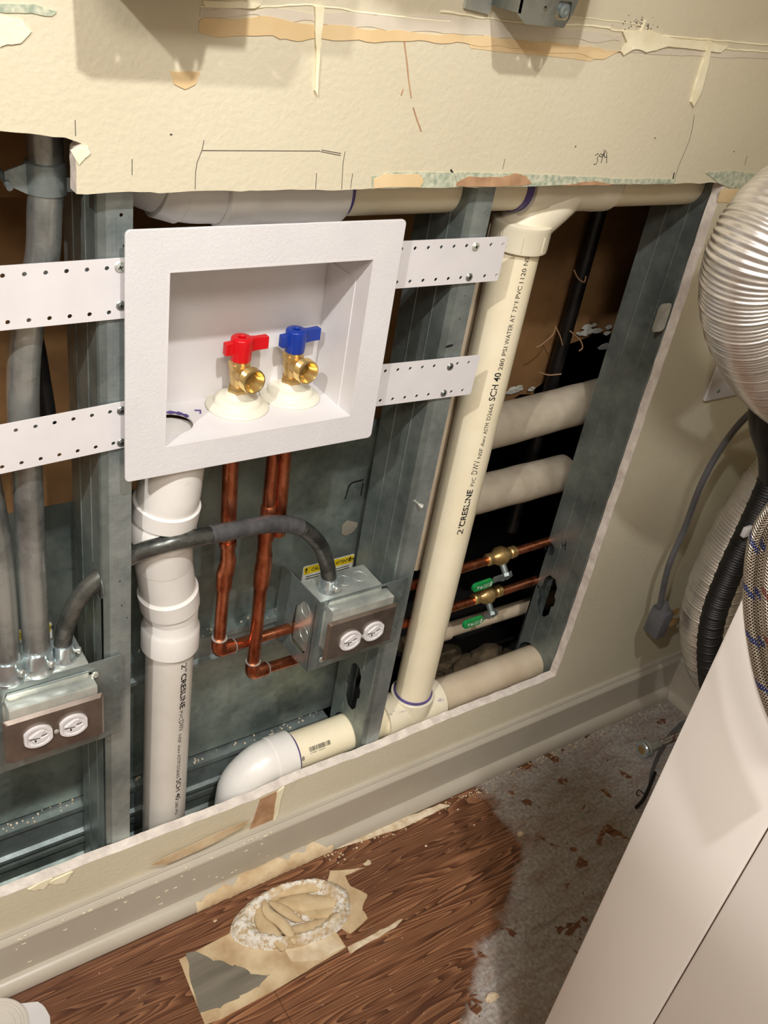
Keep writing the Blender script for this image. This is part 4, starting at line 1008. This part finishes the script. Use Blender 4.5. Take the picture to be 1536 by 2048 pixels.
def jbox(label, plate_px, rec_px, xs_box, yb, ztop, zbot, stud_x, leg, xl):
    yP = -.010
    x0, x1, z0, z1 = avgrect(*plate_px, yP)
    t = thing('outlet_assembly', label, 'electrical box', ((x0+x1)/2, .03, zbot), 'duplex outlets in steel boxes')
    bx0, bx1 = xs_box
    # body
    b = NB(); th = .0016
    box(b, bx0, bx1, .0125, yb, zbot, ztop, .0015)
    ko_rings(b, [((bx0 + (bx1-bx0)*f, .040), .0105) for f in (.30, .55, .80)] , lambda p, r, a: Vector((p[0] + r*math.cos(a), p[1] + r*math.sin(a), ztop + .0001)))
    ko_rings(b, [((.035 + .004*k, zbot + (ztop - zbot)*f), .0110) for k, f in enumerate((.28, .68))], lambda p, r, a: Vector((bx0 - .0001, p[0] + r*math.cos(a), p[1] + r*math.sin(a))))
    obj('box_body', b, M['galv_bright'], t, 'bright galvanized box body')
    # bracket plate
    b = NB(); zb0, zb1 = leg['z']; yF = .0118
    xr = stud_x + .0190
    plate(b, [(xl, zb0), (stud_x + .0, zb0 + .004), (stud_x, zb0+.006), (xr, zb0+.008), (xr + .002, zb0+.012), (xr + .002, zb1 - .004), (xr, zb1), (xl, zb1)],
          [rrect(x0 + .006, x1 - .004, z0 + .004, z1 + .016, .006)], (0, yF, 0), (1, 0, 0), (0, 0, 1), -.0011)
    tube(b, [Vector((x0 + .006, yF - .0008, z1 + .004)), Vector((x0 + .012, yF - .0008, z1 + .0185)), Vector((x1 - .010, yF - .0008, z1 + .0185))], .0009, 6)
    for zz in leg['tabs']:
        lathe(b, (stud_x + .012, yF, zz), (0, -1, 0), [(.0050, 0), (.0052, .0006), (.0040, .0008), (.0040, .0003), (.0020, .0003), (.0018, .0010)], 20)
    obj('mounting_bracket', b, M['galv'], t, smooth=False)
    if leg.get('side'):
        b = NB()
        O2 = [(atx(px, py, xl).y, atx(px, py, xl).z) for px, py in leg['side']]
        H2 = [[(atx(px, py, xl).y, atx(px, py, xl).z) for px, py in h] for h in leg['cuts']]
        plate(b, O2, H2, (xl, 0, 0), (0, 1, 0), (0, 0, 1), .0011)
        obj('bracket_leg', b, M['galv'], t, 'slotted side leg', smooth=False)
    # raised ring
    b = NB(); box(b, x0 + .008, x1 - .006, yP + .0015, .0130, z0 + .006, z1 + .012, .002); obj('raised_ring', b, M['galv_bright'], t, 'bright raised device ring')
    # cover plate
    b = NB(); pr0 = rrect(x0, x1, z0, z1, .002, 2); k_ = .0035
    hs = [circ(at(*rp, yP).x, at(*rp, yP).z, .0165, 24, .0150) for rp in rec_px]
    plate(b, rrect(x0 + k_, x1 - k_, z0 + k_, z1 - k_, .002, 2), hs, (0, yP - .0030, 0), (1, 0, 0), (0, 0, 1), -.001)
    inner = rrect(x0 + k_, x1 - k_, z0 + k_, z1 - k_, .002, 2)
    A = [b.verts.new((x, yP - .0030, z)) for x, z in inner]; B = [b.verts.new((x, yP + .001, z)) for x, z in pr0]
    for k in range(len(A)): b.faces.new((A[k], A[(k+1) % len(A)], B[(k+1) % len(A)], B[k]))
    obj('cover_plate', b, M['coverplate'], t, 'scuffed brown-grey cover plate', smooth=False)
    for rp in rec_px:
        p = at(*rp, yP - .003); receptacle(t, p.x, yP - .003, p.z)
    b = NB(); m = at((rec_px[0][0]+rec_px[1][0])/2, (rec_px[0][1]+rec_px[1][1])/2, yP); lathe(b, (m.x, yP - .003, m.z), (0, -1, 0), [(.0030, 0), (.0026, .0010), (.0005, .0013)], 16)
    obj('screw', b, M['galv_bright'], t)
    for sx, sz in leg['screws']:
        p = at(sx, sz, .010); b = NB(); lathe(b, (p.x, .010, p.z), (0, -1, 0), [(.0045, 0), (.0042, .0018), (.0025, .0026), (.0004, .0020)], 18); obj('screw', b, M['galv_bright'], t)
    return t
# right-hand assembly
zt2 = at(642, 1204, .0125).z
jbox('duplex outlet in a steel box between copper pipes and middle stud', [(655, 1247), (791, 1207), (786, 1272), (645, 1329)], [(699.5, 1279.6), (746, 1261)], (.5500, .6520), .062, zt2, zt2 - .100, X2,
     dict(z=(at(615, 1344, .0118).z, at(641, 1205, .0118).z), tabs=(at(800, 1187, .012).z, at(786, 1256, .012).z),
          side=[(564, 1133), (571, 1134), (640, 1205), (615, 1344), (590, 1320), (545, 1265), (558, 1180)],
          cuts=[[(607, 1200), (616, 1208), (626, 1232), (612, 1300), (606, 1308), (596, 1300), (582, 1283), (579, 1260), (590, 1212)]], screws=[(770, 1186), (643, 1318)]), .5475)
# left-hand assembly
zt1 = at(175, 1327, .0125).z
jbox('duplex outlet in a steel box at the left edge, three conduits on top', [(4, 1445), (206, 1387), (211, 1466), (12, 1530)], [(75.6, 1470.6), (146, 1448)], (.090, .2490), .070, zt1, zt1 - .100, X1,
     dict(z=(at(211, 1475, .0118).z - .004, at(210, 1319, .0118).z), tabs=(at(227, 1358, .012).z, at(226, 1418, .012).z, at(229, 1433, .012).z), screws=[(172, 1361), (190, 1349)]), .060)

# ================================================================== CONDUITS
def connector(p, r, parent, screw_ang, h=.026):
    b = NB(); lathe(b, p, (0, 0, 1), [(r*1.32, -.001), (r*1.34, .003), (r*1.22, .005), (r*1.18, .009), (r*1.20, h - .003), (r*1.24, h), (r*1.06, h)], 40)
    obj('connector', b, M['chrome'], parent, 'bright zinc connector')
    a = screw_ang; d = Vector((math.sin(a), -math.cos(a), .1)); b = NB()
    lathe(b, p + Vector((0, 0, h*.5)) + d*r*1.1, d, [(.0024, 0), (.0024, .004), (.0040, .0045), (.0040, .0070), (.0032, .0080), (.0006, .0078)], 16)
    obj('set_screw', b, M['galv_bright'], parent)
c1, c2, c3 = atz(16, 1352, zt1), atz(75, 1334, zt1), atz(128, 1317, zt1)
g = 'steel conduits'
e2 = thing('conduit', 'bent steel conduit from the top edge down to the left outlet box', 'conduit', c2, g)
pts = [Vector((at(90, 290, .05).x, .05, 1.35)), at(90, 290, .05), at(89, 420, .048), at(84, 520, .047), at(60, 620, .046), at(48, 720, .046), at(47, 830, .046), at(55, 960, .046), at(62, 1100, .044), c2 + Vector((0, 0, .03)), c2 + Vector((0, 0, .008))]
b = NB(); tube(b, resample(catmull(pts, 12), .006), .0147, 32); obj('tube', b, M['emt'], e2); connector(c2, .0147, e2, .5, .030)
e1 = thing('conduit', 'steel conduit at the very left edge above the outlet box', 'conduit', c1, g)
pts = [at(-60, 800, .055), at(-30, 960, .052), at(-5, 1100, .05), c1 + Vector((0, 0, .035)), c1 + Vector((0, 0, .008))]
b = NB(); tube(b, resample(catmull(pts, 12), .006), .0147, 32); obj('tube', b, M['emt'], e1); connector(c1, .0147, e1, .5, .030)
b = NB(); tube(b, resample(catmull([at(50, 600, .085), at(72, 690, .09), at(84, 760, .09), at(95, 830, .09), at(98, 900, .09)], 10), .006), .0085, 20)
tag(obj('conduit', b, M['black']), 'thin black conduit just behind the bent one at left', 'conduit', g)
c4 = atz(654, 1180, zt2)
e3 = thing('conduit', 'dark curved conduit with grey tape arching between the two outlet boxes', 'conduit', c3, g)
cps = [c3 + Vector((0, 0, .008)), c3 + Vector((0, 0, .028)), at(137, 1240, .036), at(163, 1190, .034), at(205, 1150, .031), at(262, 1112, .029), at(330, 1088, .014), at(400, 1074, .013), at(470, 1060, .016), at(540, 1048, .022), at(598, 1054, .028), at(636, 1085, .034), at(653, 1125, .037), c4 + Vector((0, 0, .02)), c4 + Vector((0, 0, .006))]
CP = resample(catmull(cps, 14), .004); n1 = len(CP)
def near(px, py):
    return min(range(n1), key=lambda i: ((CP[i]-CAM).normalized() - ray(px, py).normalized()).length)
i0, i1 = near(420, 1070), near(600, 1056)
b = NB(); tube(b, CP, .0100, 28); obj('tube', b, M['flexc'], e3)
b = NB(); seg_ = CP[i0:i1]; tube(b, resample(seg_, .002), [.0108 + .0006*noise.noise(Vector((k*.45, 0, 0))) for k in range(len(resample(seg_, .002)))], 28); obj('tape_wrap', b, M['tape'], e3, 'wrinkled grey tape')
b = NB(); seg_ = CP[near(600, 1058):-4]; tube(b, seg_, .0104, 28); obj('sleeve', b, M['flexc'], e3)
connector(c3, .0102, e3, 1.1, .024); connector(c4, .0102, e3, .2, .022)
# pipe clamp on the bent conduit
b = NB(); pc = at(91, 355, .05)
lathe(b, pc - Vector((0, 0, .013)), (0, 0, 1), [(.0150, 0), (.0170, .001), (.0170, .026), (.0150, .027)], 32)
for sx in (-1, 1):
    x0_ = pc.x + sx*.0155; x1_ = pc.x + sx*.034
    vs = [(x0_, pc.z - .013), (x1_, pc.z - (.004 if sx < 0 else -.001)), (x1_, pc.z + (.006 if sx < 0 else .009)), (x0_, pc.z + .013)] if sx < 0 else [(x0_, pc.z - .011), (x1_ + .012, pc.z - .011), (x1_ + .012, pc.z - .002), (x0_, pc.z + .001)]
    plate(b, vs, [], (0, pc.y - .004, 0), (1, 0, 0), (0, 0, 1), -.002)
cyl(b, (pc.x - .033, pc.y - .014, pc.z - .004), (pc.x - .033, pc.y + .03, pc.z + .002), .0028, seg=12)
tag(obj('pipe_clamp', b, M['galv'], angle=30), 'grey steel clamp round the bent conduit, top left', 'clamp')

# ================================================================== UPPER BRACKETS
def shelf_bracket(x0, x1, z, ydep, label, show=True):
    t = thing('wall_bracket', label, 'bracket', ((x0+x1)/2, 0, z), 'steel brackets on the upper wall')
    b = NB(); plate(b, [(x0, z + .001), (x0 + .03, z - .002), (x0 + .033, z + .03), (x0 + .033, z + .12), (x0, z + .12)], [circ(x0 + .016, z + .020, .005, 16)], (0, -.0008, 0), (1, 0, 0), (0, 0, 1), .003)
    lathe(b, (x0 + .016, -.003, z + .020), (0, -1, 0), [(.0085, 0), (.0075, .002), (.0040, .003), (.0035, .001)], 20)
    obj('wall_plate', b, M['galv_bright'], t, smooth=False)
    b = NB(); pr = [(x0 + .030, z + .004), (x0 + .040, z - .002), (x1 - .012, z - .002), (x1 - .004, z + .012), (x1, z + .030), (x1, z + .05), (x0 + .030, z + .05)]
    plate(b, pr, [circ(x0 + .060, z + .012, .0025, 12), rrect(x1 - .026, x1 - .008, z + .004, z + .020, .003)], (0, -ydep, 0), (1, 0, 0), (0, 0, 1), -.0016)
    box(b, x0 + .034, x1 - .006, -ydep + .002, -.001, z + .012, z + .050); box(b, x0 + .030, x0 + .032, -ydep, -.001, z + .006, z + .05); box(b, x1 - .0016, x1, -ydep, -.001, z + .028, z + .05)
    obj('bracket_arm', b, M['bracket'], t, 'dark grey steel arm', smooth=False)
    b = NB(); lathe(b, (x1 - .017, -ydep + .002, z + .012), (0, -1, 0), [(.0065, 0), (.006, .004), (.003, .005), (.0005, .004)], 20); obj('bolt', b, M['galv'], t)
    b = NB(); box(b, x0 + .040, x1 + .030, -ydep - .012, -ydep - .002, z + .036, z + .10, .003); obj('rail', b, M['coverplate'], t, 'brown-grey rail')
zb = .0
pb = at(985, 42, -.045); pe = at(1150, 40, -.045)
shelf_bracket(at(932, 36, -.003).x - .004, pe.x, at(1060, 44, -.045).z, .045, 'grey steel bracket with bolt at the top edge of the photo')
shelf_bracket(.215, .345, 1.215, .070, 'second steel bracket higher on the wall at the left')

# ================================================================== LOOSE HOSES AT RIGHT
def corr(name, pts, R_, amp, pitch, mat, label, cat, seg=48, group=None, parent=None):
    P = resample(catmull(pts, 30), pitch/6); b = NB()
    tube(b, P, [R_ + amp*math.sin(2*PI*i/6) + (amp*.7 if (i//6) % 5 == 0 else 0) for i in range(len(P))], seg, False)
    o = obj(name, b, mat, parent, angle=180); 
    if parent is None: tag(o, label, cat, group)
    return o
g2 = 'flexible metal duct lengths'
corr('flexible_duct', [at(1740, 330, -.17), at(1640, 380, -.19), at(1545, 460, -.20), at(1502, 560, -.20), at(1515, 670, -.20), at(1580, 770, -.19), at(1700, 850, -.17)], .0520, .0009, .0042, M['alu'],
     'shiny ribbed aluminium duct bulging in from the right above the appliance', 'duct')
corr('flexible_duct', [at(1590, 925, -.10), at(1520, 1010, -.09), at(1468, 1100, -.085), at(1430, 1190, -.08), at(1416, 1270, -.08), at(1436, 1345, -.08), at(1500, 1400, -.08)], .0500, .0013, .0058, M['alu'],
     'lower ribbed aluminium duct curving down behind the black hose', 'duct')
corr('flexible_duct', [(.22, -.22, 1.75), (.33, -.19, 1.56), (.52, -.17, 1.46), (.70, -.19, 1.56), (.80, -.22, 1.75)], .0520, .0030, .0090, M['alu'],
     'ribbed duct sagging just above the top of the photo', 'duct')
# black drain hose
t = thing('drain_hose', 'black corrugated drain hose slanting down behind the white appliance', 'hose', atz(1450, 1500, .05))
corr('hose', [at(1560, 905, -.16), at(1536, 980, -.17), at(1500, 1060, -.17), at(1462, 1140, -.17), at(1428, 1230, -.17), at(1418, 1310, -.17), at(1425, 1400, -.17), at(1440, 1480, -.17)], .0180, .0013, .0044, M['hose_black'], '', '', parent=t)
b = NB(); P = [at(1590, 740, -.15), at(1545, 800, -.155), at(1538, 850, -.16), at(1548, 905, -.165), at(1545, 960, -.17)]
PP = resample(catmull(P, 10), .006); tube(b, PP, [.029 - .011*(i/len(PP))**1.5 for i in range(len(PP))], 32); obj('cuff', b, M['hose_black'], t, 'smooth black rubber cuff')
b = NB(); p = at(1497, 1062, -.185); box(b, p.x - .012, p.x + .006, p.y - .004, p.y + .004, p.z - .008, p.z + .008, .002); obj('cable_tie', b, M['white_smooth'], t, 'white tie clip')
# cord and plug
t = thing('power_cord', 'grey appliance cord hanging to a grey plug with brass blades', 'cord', at(1320, 1240, -.03))
P = resample(catmull([at(1620, 760, -.09), at(1540, 800, -.08), at(1488, 838, -.07), at(1440, 900, -.05), at(1402, 970, -.045), at(1368, 1060, -.04), at(1338, 1130, -.04), at(1322, 1200, -.04), at(1318, 1215, -.04)], 10), .006)
b = NB(); tube(b, P, .0052, 20); obj('cable', b, M['cord'], t)
pl = at(1318, 1238, -.040); b = NB()
box(b, pl.x - .014, pl.x + .013, -.058, -.024, pl.z - .034, pl.z + .026, .005); lathe(b, pl + Vector((0, 0, .018)), (0, 0, 1), [(.012, 0), (.010, .012), (.007, .02)], 20)
box(b, pl.x + .010, pl.x + .017, -.054, -.030, pl.z - .022, pl.z - .002, .002); obj('plug_body', b, M['cord'], t)
b = NB()
for dy, dz in ((-.006, .010), (-.010, -.010)): box(b, pl.x + .010, pl.x + .042, -.041 + dy, -.0385 + dy, pl.z + dz - .008, pl.z + dz + .006, .0004)
obj('blade', b, M['brass'], t, 'flat brass blades')
# receptacle cover on the wall at right
b = NB(); a = at(1408, 803, -.004); box(b, a.x, a.x + .115, -.0055, -.0002, a.z, a.z + .12, .002)
t = tag(obj('cover_plate', b, M['white_smooth']), 'white wall cover plate half hidden behind the ribbed duct', 'wall plate')
b = NB(); p = at(1437, 782, -.006); lathe(b, (p.x, -.0055, p.z), (0, -1, 0), [(.0035, 0), (.0030, .0012), (.0005, .0015)], 16); obj('screw', b, M['galv'], t)
# braided hoses
def hose(pts, r, m, label, grp):
    b = NB(); tube(b, resample(catmull(pts, 12), .004), r, 24); return tag(obj('braided_hose', b, M[m]), label, 'hose', grp)
GB = 'braided steel supply hoses'
XH = .596
hb = [(1600, 965), (1548, 1012), (1512, 1075), (1500, 1160), (1502, 1240), (1520, 1345), (1548, 1430), (1600, 1540)]
hose([atx(x, y, XH) for x, y in hb], .0052, 'braid_blue', 'outer blue-flecked braided hose looping in front of the white appliance', GB)
hose([atx(x + 22, y + 6, XH + .004) for x, y in hb], .0052, 'braid_blue', 'inner blue-flecked braided hose beside the outer loop', GB)
hose([atx(x + 44 - (i*2), y + 2, XH - .008) for i, (x, y) in enumerate(hb)], .0050, 'braid_red', 'red-flecked braided hose at the right edge over the white appliance', GB)
hose([at(1575, 880, -.06), at(1530, 940, -.055), at(1490, 995, -.05), at(1455, 1050, -.045), at(1430, 1100, -.04), at(1415, 1160, -.035)], .0045, 'braid_red', 'thin red-flecked braided hose against the wall above the lower duct', GB)
hose([at(1588, 885, -.07), at(1545, 945, -.065), at(1502, 1003, -.06), at(1468, 1058, -.055), at(1450, 1100, -.05), at(1440, 1160, -.045)], .0045, 'braid_red', 'second thin red-flecked braided hose just right of the first', GB)

# ================================================================== WHITE APPLIANCE
AXx = .627
ay = lambda px, py: atx(px, py, AXx).y
yb_ = ay(1300, 1590)
ap = thing('washing_machine', 'large white appliance pulled away from the wall, lower right', 'appliance', (AXx + .34, yb_ - .34, 0))
ys = ay(1418, 1856)
b = NB(); box(b, AXx, AXx + .68, ys + .0004, yb_, .02, 1.0, .0025); obj('rear_panel', b, M['appliance'], ap, 'white rear side panel')
b = NB(); box(b, AXx, AXx + .68, ys - .56, ys - .0004, .02, 1.0, .0025); obj('body', b, M['appliance'], ap)
b = NB(); box(b, AXx + .002, AXx + .678, ys - .002, ys + .002, .022, .998); obj('seam', b, M['coverplate'], ap, 'thin dark seam')
b = NB()
for fx in (.05, .63):
    for fy in (.05, .60):
        b = NB(); lathe(b, (AXx + fx, yb_ - fy, 0), (0, 0, 1), [(.02, 0), (.02, .012), (.008, .014), (.008, .024)], 20); obj('foot', b, M['black'], ap)

# unseen box added left of the camera to shade the appliance and dusty floor
blocker = thing('shade_blocker', 'tall unseen box added left of the camera to block light', 'light blocker', (-.60, -1.13, 0))
b = NB(); box(b, -.85, -.37, -1.50, -.76, .0, 1.63, .003); obj('body', b, M['appliance'], blocker)
for y0_ in (-1.497, -1.128):
    b = NB(); box(b, -.37, -.352, y0_, y0_ + .365, .06, 1.61, .002); d_ = obj('blocker_door', b, M['appliance'], blocker)
    b = NB(); lathe(b, (-.352, y0_ + (.33 if y0_ < -1.2 else .035), .95), (1, 0, 0), [(.006, 0), (.006, .012), (.013, .016), (.013, .024), (.004, .027)], 24); obj('blocker_knob', b, M['galv_bright'], d_)

# ================================================================== ON THE FLOOR
def flat(name, pts, z, th, mat, n=5, amp=.002, parent=None, label=None):
    P = [(p.x, p.y) for p in (atz(x, y) for x, y in pts)]; out = []
    for i in range(len(P)): out += jag(P[i], P[(i+1) % len(P)], n, amp, i)
    b = NB(); plate(b, out, [], (0, 0, z), (1, 0, 0), (0, 1, 0), th)
    return obj(name, b, mat, parent, label, smooth=False)
o = flat('bare_patch', [(358, 1920), (410, 2050), (440, 2040), (560, 1975), (692, 1895), (655, 1840), (560, 1810), (470, 1862)], 0, .0012, M['adhesive'], 8, .0006)
tag(o, 'bare tan rectangle where a floor plank was lifted', 'floor patch')
flat('scraped_film', [(372, 1915), (392, 1904), (430, 1922), (470, 1930), (500, 1948), (540, 1950), (520, 1975), (480, 1995), (440, 2018), (400, 2030)], .0013, .0004, M['slate'], 14, .006, o, 'dark scraped grey film')
flat('light_corner', [(590, 1890), (645, 1852), (689, 1894), (640, 1922), (588, 1925), (570, 1905)], .0013, .0004, M['lightglue'], 8, .004, o)
o = flat('adhesive_spill', [(660, 1742), (730, 1735), (690, 1752), (700, 1772), (735, 1790), (725, 1822), (735, 1838), (700, 1868), (665, 1845), (640, 1800)], .0, .0010, M['adhesive'], 7, .003)
tag(o, 'tan adhesive stain right of the plastered rag', 'stain')
o = flat('adhesive_spill', [(40, 1975), (200, 1900), (330, 1838), (420, 1795), (480, 1770), (520, 1745), (600, 1715), (700, 1690), (820, 1650), (900, 1612), (880, 1608), (700, 1680), (600, 1700), (430, 1778), (330, 1828), (200, 1890)], .0, .0010, M['debris'], 12, .003)
tag(o, 'crumbly line of dried adhesive along the shoe moulding', 'stain')
o = flat('adhesive_spill', [(695, 1895), (760, 1860), (805, 1838), (790, 1856), (740, 1884), (700, 1908)], .0, .0008, M['debris'], 6, .002)
tag(o, 'pale streak of plaster along the plank joint', 'stain')
# rag pressed in the drain, crusted with plaster
rc = atz(588, 1838); cx, cy = rc.x, rc.y
rg = thing('plastered_rag', 'plaster-crusted rag plugging a floor drain beside the baseboard', 'rag', (cx, cy, 0))
b = NB(); NR, NA = 40, 200; grid = []
ea, eb_, rot = .096, .062, math.radians(12)
pA = atz(470, 1845); pB = atz(700, 1775); rot = math.atan2(pB.y - pA.y, pB.x - pA.x)
ctr = (pA + pB)/2 + Vector((-.012, -.016, 0)); ea = (pB - pA).length/2 + .003; eb_ = .052
for i in range(NR + 1):
    row = []
    for j in range(NA):
        a = 2*PI*j/NA; k = i/NR; u = ea*k*math.cos(a); v = eb_*k*math.sin(a)*(1 + .10*math.cos(a))
        x = ctr.x + u*math.cos(rot) - v*math.sin(rot); y = ctr.y + u*math.sin(rot) + v*math.cos(rot)
        h = .004 + .0150*math.exp(-((k - .80)/.15)**2) + .007*max(0, 1 - (k/.7)**2)
        h += .0045*noise.noise(Vector((x*45, y*45, 0))) + .0028*noise.noise(Vector((x*160, y*160, 3))) + .0018*noise.noise(Vector((x*420, y*420, 5)))
        if k >= .97: h = min(h, .0015)
        if i == NR: h = 0
        x += .002*noise.noise(Vector((x*60, y*60, 9)))
        row.append(b.verts.new((x, min(y, -.0285), max(h, .0002) if i < NR else 0)))
    grid.append(row)
for i in range(NR):
    for j in range(NA):
        j2 = (j+1) % NA
        if i == 0: 
            try: b.faces.new((grid[0][0], grid[1][j], grid[1][j2])) if False else b.faces.new((grid[0][j], grid[1][j], grid[1][j2], grid[0][j2]))
            except ValueError: pass
        else: b.faces.new((grid[i][j], grid[i+1][j], grid[i+1][j2], grid[i][j2]))
obj('crust', b, M['rag'], rg, 'white powdery plaster crust', angle=180)
def fold(pxs, rad, z0=.012):
    P = resample(catmull([Vector((atz(x, y, .012).x, atz(x, y, .012).y, z0 + dz)) for x, y, dz in pxs], 14), .0025); n = len(P); b = NB()
    tube(b, P, [max(.0008, rad*math.sin(PI*min(1, max(0, (k+.6)/(n))))**.55*(1 + .12*noise.noise(P[k]*70))) for k in range(n)], 20, True)
    for v in b.verts: v.co.z = max(.001, z0 + (v.co.z - z0)*.55)
    obj('cloth_fold', b, M['ragcloth'], rg, angle=180)
fold([(528, 1803, .004), (535, 1830, .008), (560, 1850, .010), (580, 1872, .006), (590, 1888, -.004)], .0085, .014)
fold([(522, 1812, 0), (522, 1838, .002), (540, 1862, .002), (560, 1885, .0), (566, 1898, -.006)], .0120, .010)
fold([(538, 1805, .003), (565, 1822, .006), (590, 1838, .004), (606, 1842, 0)], .0080, .012)
fold([(560, 1862, .002), (600, 1858, .003), (640, 1846, .001), (662, 1832, -.002)], .0090, .009)
fold([(545, 1790, .001), (590, 1776, .003), (640, 1768, .002), (672, 1776, 0)], .0120, .008)
fold([(545, 1812, .004), (590, 1806, .006), (630, 1806, .004), (668, 1800, .002), (670, 1790, 0)], .0150, .008)
fold([(600, 1830, .004), (625, 1826, .003), (655, 1822, .0), (672, 1808, 0)], .0100, .008)
# crumbs and chips
rnd = random.Random(21); g3 = 'plaster chips on the floor'
for (px, py, s, lb) in ((735, 1727, .0052, 'tan plaster chip on the dark plank above the adhesive stain'), (1042, 1668, .0060, 'plaster chip at the edge of the dusty area'), (983, 1996, .0075, 'long plaster chip near the bottom of the photo'),
                        (852, 1692, .0022, 'tiny plaster chip in the middle of the dark planks'), (430, 1842, .0022, 'tiny plaster chip left of the rag'), (948, 1650, .0020, 'tiny plaster chip right of the middle by the moulding')):
    p = atz(px, py); b = NB(); r = bmesh.ops.create_icosphere(b, subdivisions=3, radius=s)
    for v in r['verts']: v.co = Vector((v.co.x*(1.5 if py > 1900 else 1.15), v.co.y*.8, max(0, v.co.z*.5 + s*.25)))*(1 + .45*noise.noise(v.co*220 + p*7)) + Vector((p.x, p.y, 0))
    tag(obj('plaster_chip', b, M['debris'], angle=60), lb, 'chip', g3)
b = NB()
for k in range(420):
    if k < 240:
        x = rnd.uniform(.60, 1.40); y = -.030 - abs(rnd.gauss(0, .010)); s = rnd.uniform(.0006, .0024)
    else: x = rnd.uniform(.15, 1.1); y = rnd.uniform(-.42, -.035); s = rnd.uniform(.0004, .0010)
    box(b, x, x + s*1.4, y - s, y, 0, s*.7)
o = obj('floor_crumbs', b, M['debris'], smooth=False); o['kind'] = 'stuff'; tag(o, 'fine plaster crumbs scattered on the planks', 'crumbs')
# floor drain cover, lower left
dp = atz(8, 2052)
fd = thing('floor_drain', 'white plastic floor drain cover with grey ring, bottom left corner', 'drain', (dp.x, dp.y, 0))
o = flat('drain_flange', [(-60, 2080), (-40, 2004), (0, 2004), (38, 2010), (76, 2006), (88, 2015), (100, 2035), (102, 2060), (60, 2120), (0, 2130)], 0, .0035, M['white_smooth'], 5, .0008, fd, 'white square flange')
b = NB(); r0 = .040; pc = atz(-8, 2062)
lathe(b, (pc.x, pc.y, .0035), (0, 0, 1), [(r0, 0), (r0, .003), (r0*.96, .004), (r0*.86, .004), (r0*.84, .002), (r0*.78, .002), (r0*.76, .0035), (r0*.60, .0035), (r0*.58, .002), (.001, .002)], 56)
obj('drain_ring', b, M['pvc_grey'], fd, 'grey ringed drain lid', angle=25)
# hose end, wire and strands sticking out from behind the appliance
t = thing('braided_hose', 'loose braided hose end with brass-lined steel nut on the dusty floor', 'hose', atz(1295, 1510))
n0 = atz(1283, 1500, .022); n1_ = atz(1318, 1488, .022); d = (n1_ - n0).normalized(); b = NB()
lathe(b, n0, d, [(.0150, 0), (.0165, .002), (.0165, .006), (.0155, .008), (.0165, .010), (.0165, .014), (.0110, .016), (.0100, .018)], 32); obj('coupling_nut', b, M['chrome'], t, 'ridged steel nut')
b = NB(); lathe(b, n0 + d*.016, d, [(.0080, 0), (.0085, .002), (.0085, .014), (.0070, .015), (.0070, .030)], 28); obj('ferrule', b, M['galv_bright'], t)
b = NB(); lathe(b, n0 + d*.0005, -d, [(.0100, -.001), (.0090, .0006), (.0040, .0006)], 24); obj('washer', b, M['brass'], t)
b = NB(); tube(b, resample(catmull([n0 + d*.04, n0 + d*.07 + Vector((0, 0, .004)), n0 + d*.13 + Vector((.02, 0, .01)), n0 + d*.20 + Vector((.05, 0, .01))], 8), .005), .0062, 20); obj('braid', b, M['braid_red'], t)
b = NB()
for dx in (0, 5, 10):
    P = catmull([atz(1372 - dx, 1440 + dx*.3, .03), atz(1340 - dx, 1478, .02), atz(1320 - dx*.6, 1510, .014), atz(1306 - dx*.5, 1545, .008), atz(1300 - dx*.3, 1575, .006)], 8); tube(b, P, .0010, 8)
tag(obj('tube_bundle', b, M['cord']), 'thin clear tubing along the edge of the white appliance', 'tubing')
b = NB(); tube(b, catmull([atz(1310, 1545, .010), atz(1298, 1575, .008), atz(1286, 1600, .006), atz(1272, 1615, .006)], 8), .0032, 12)
tube(b, catmull([atz(1290, 1590, .010), atz(1278, 1580, .012), atz(1273, 1588, .008), atz(1279, 1592, .006)], 8), .0010, 8)
tag(obj('black_wire', b, M['black']), 'black wire with a small loop beside the white appliance', 'wire')
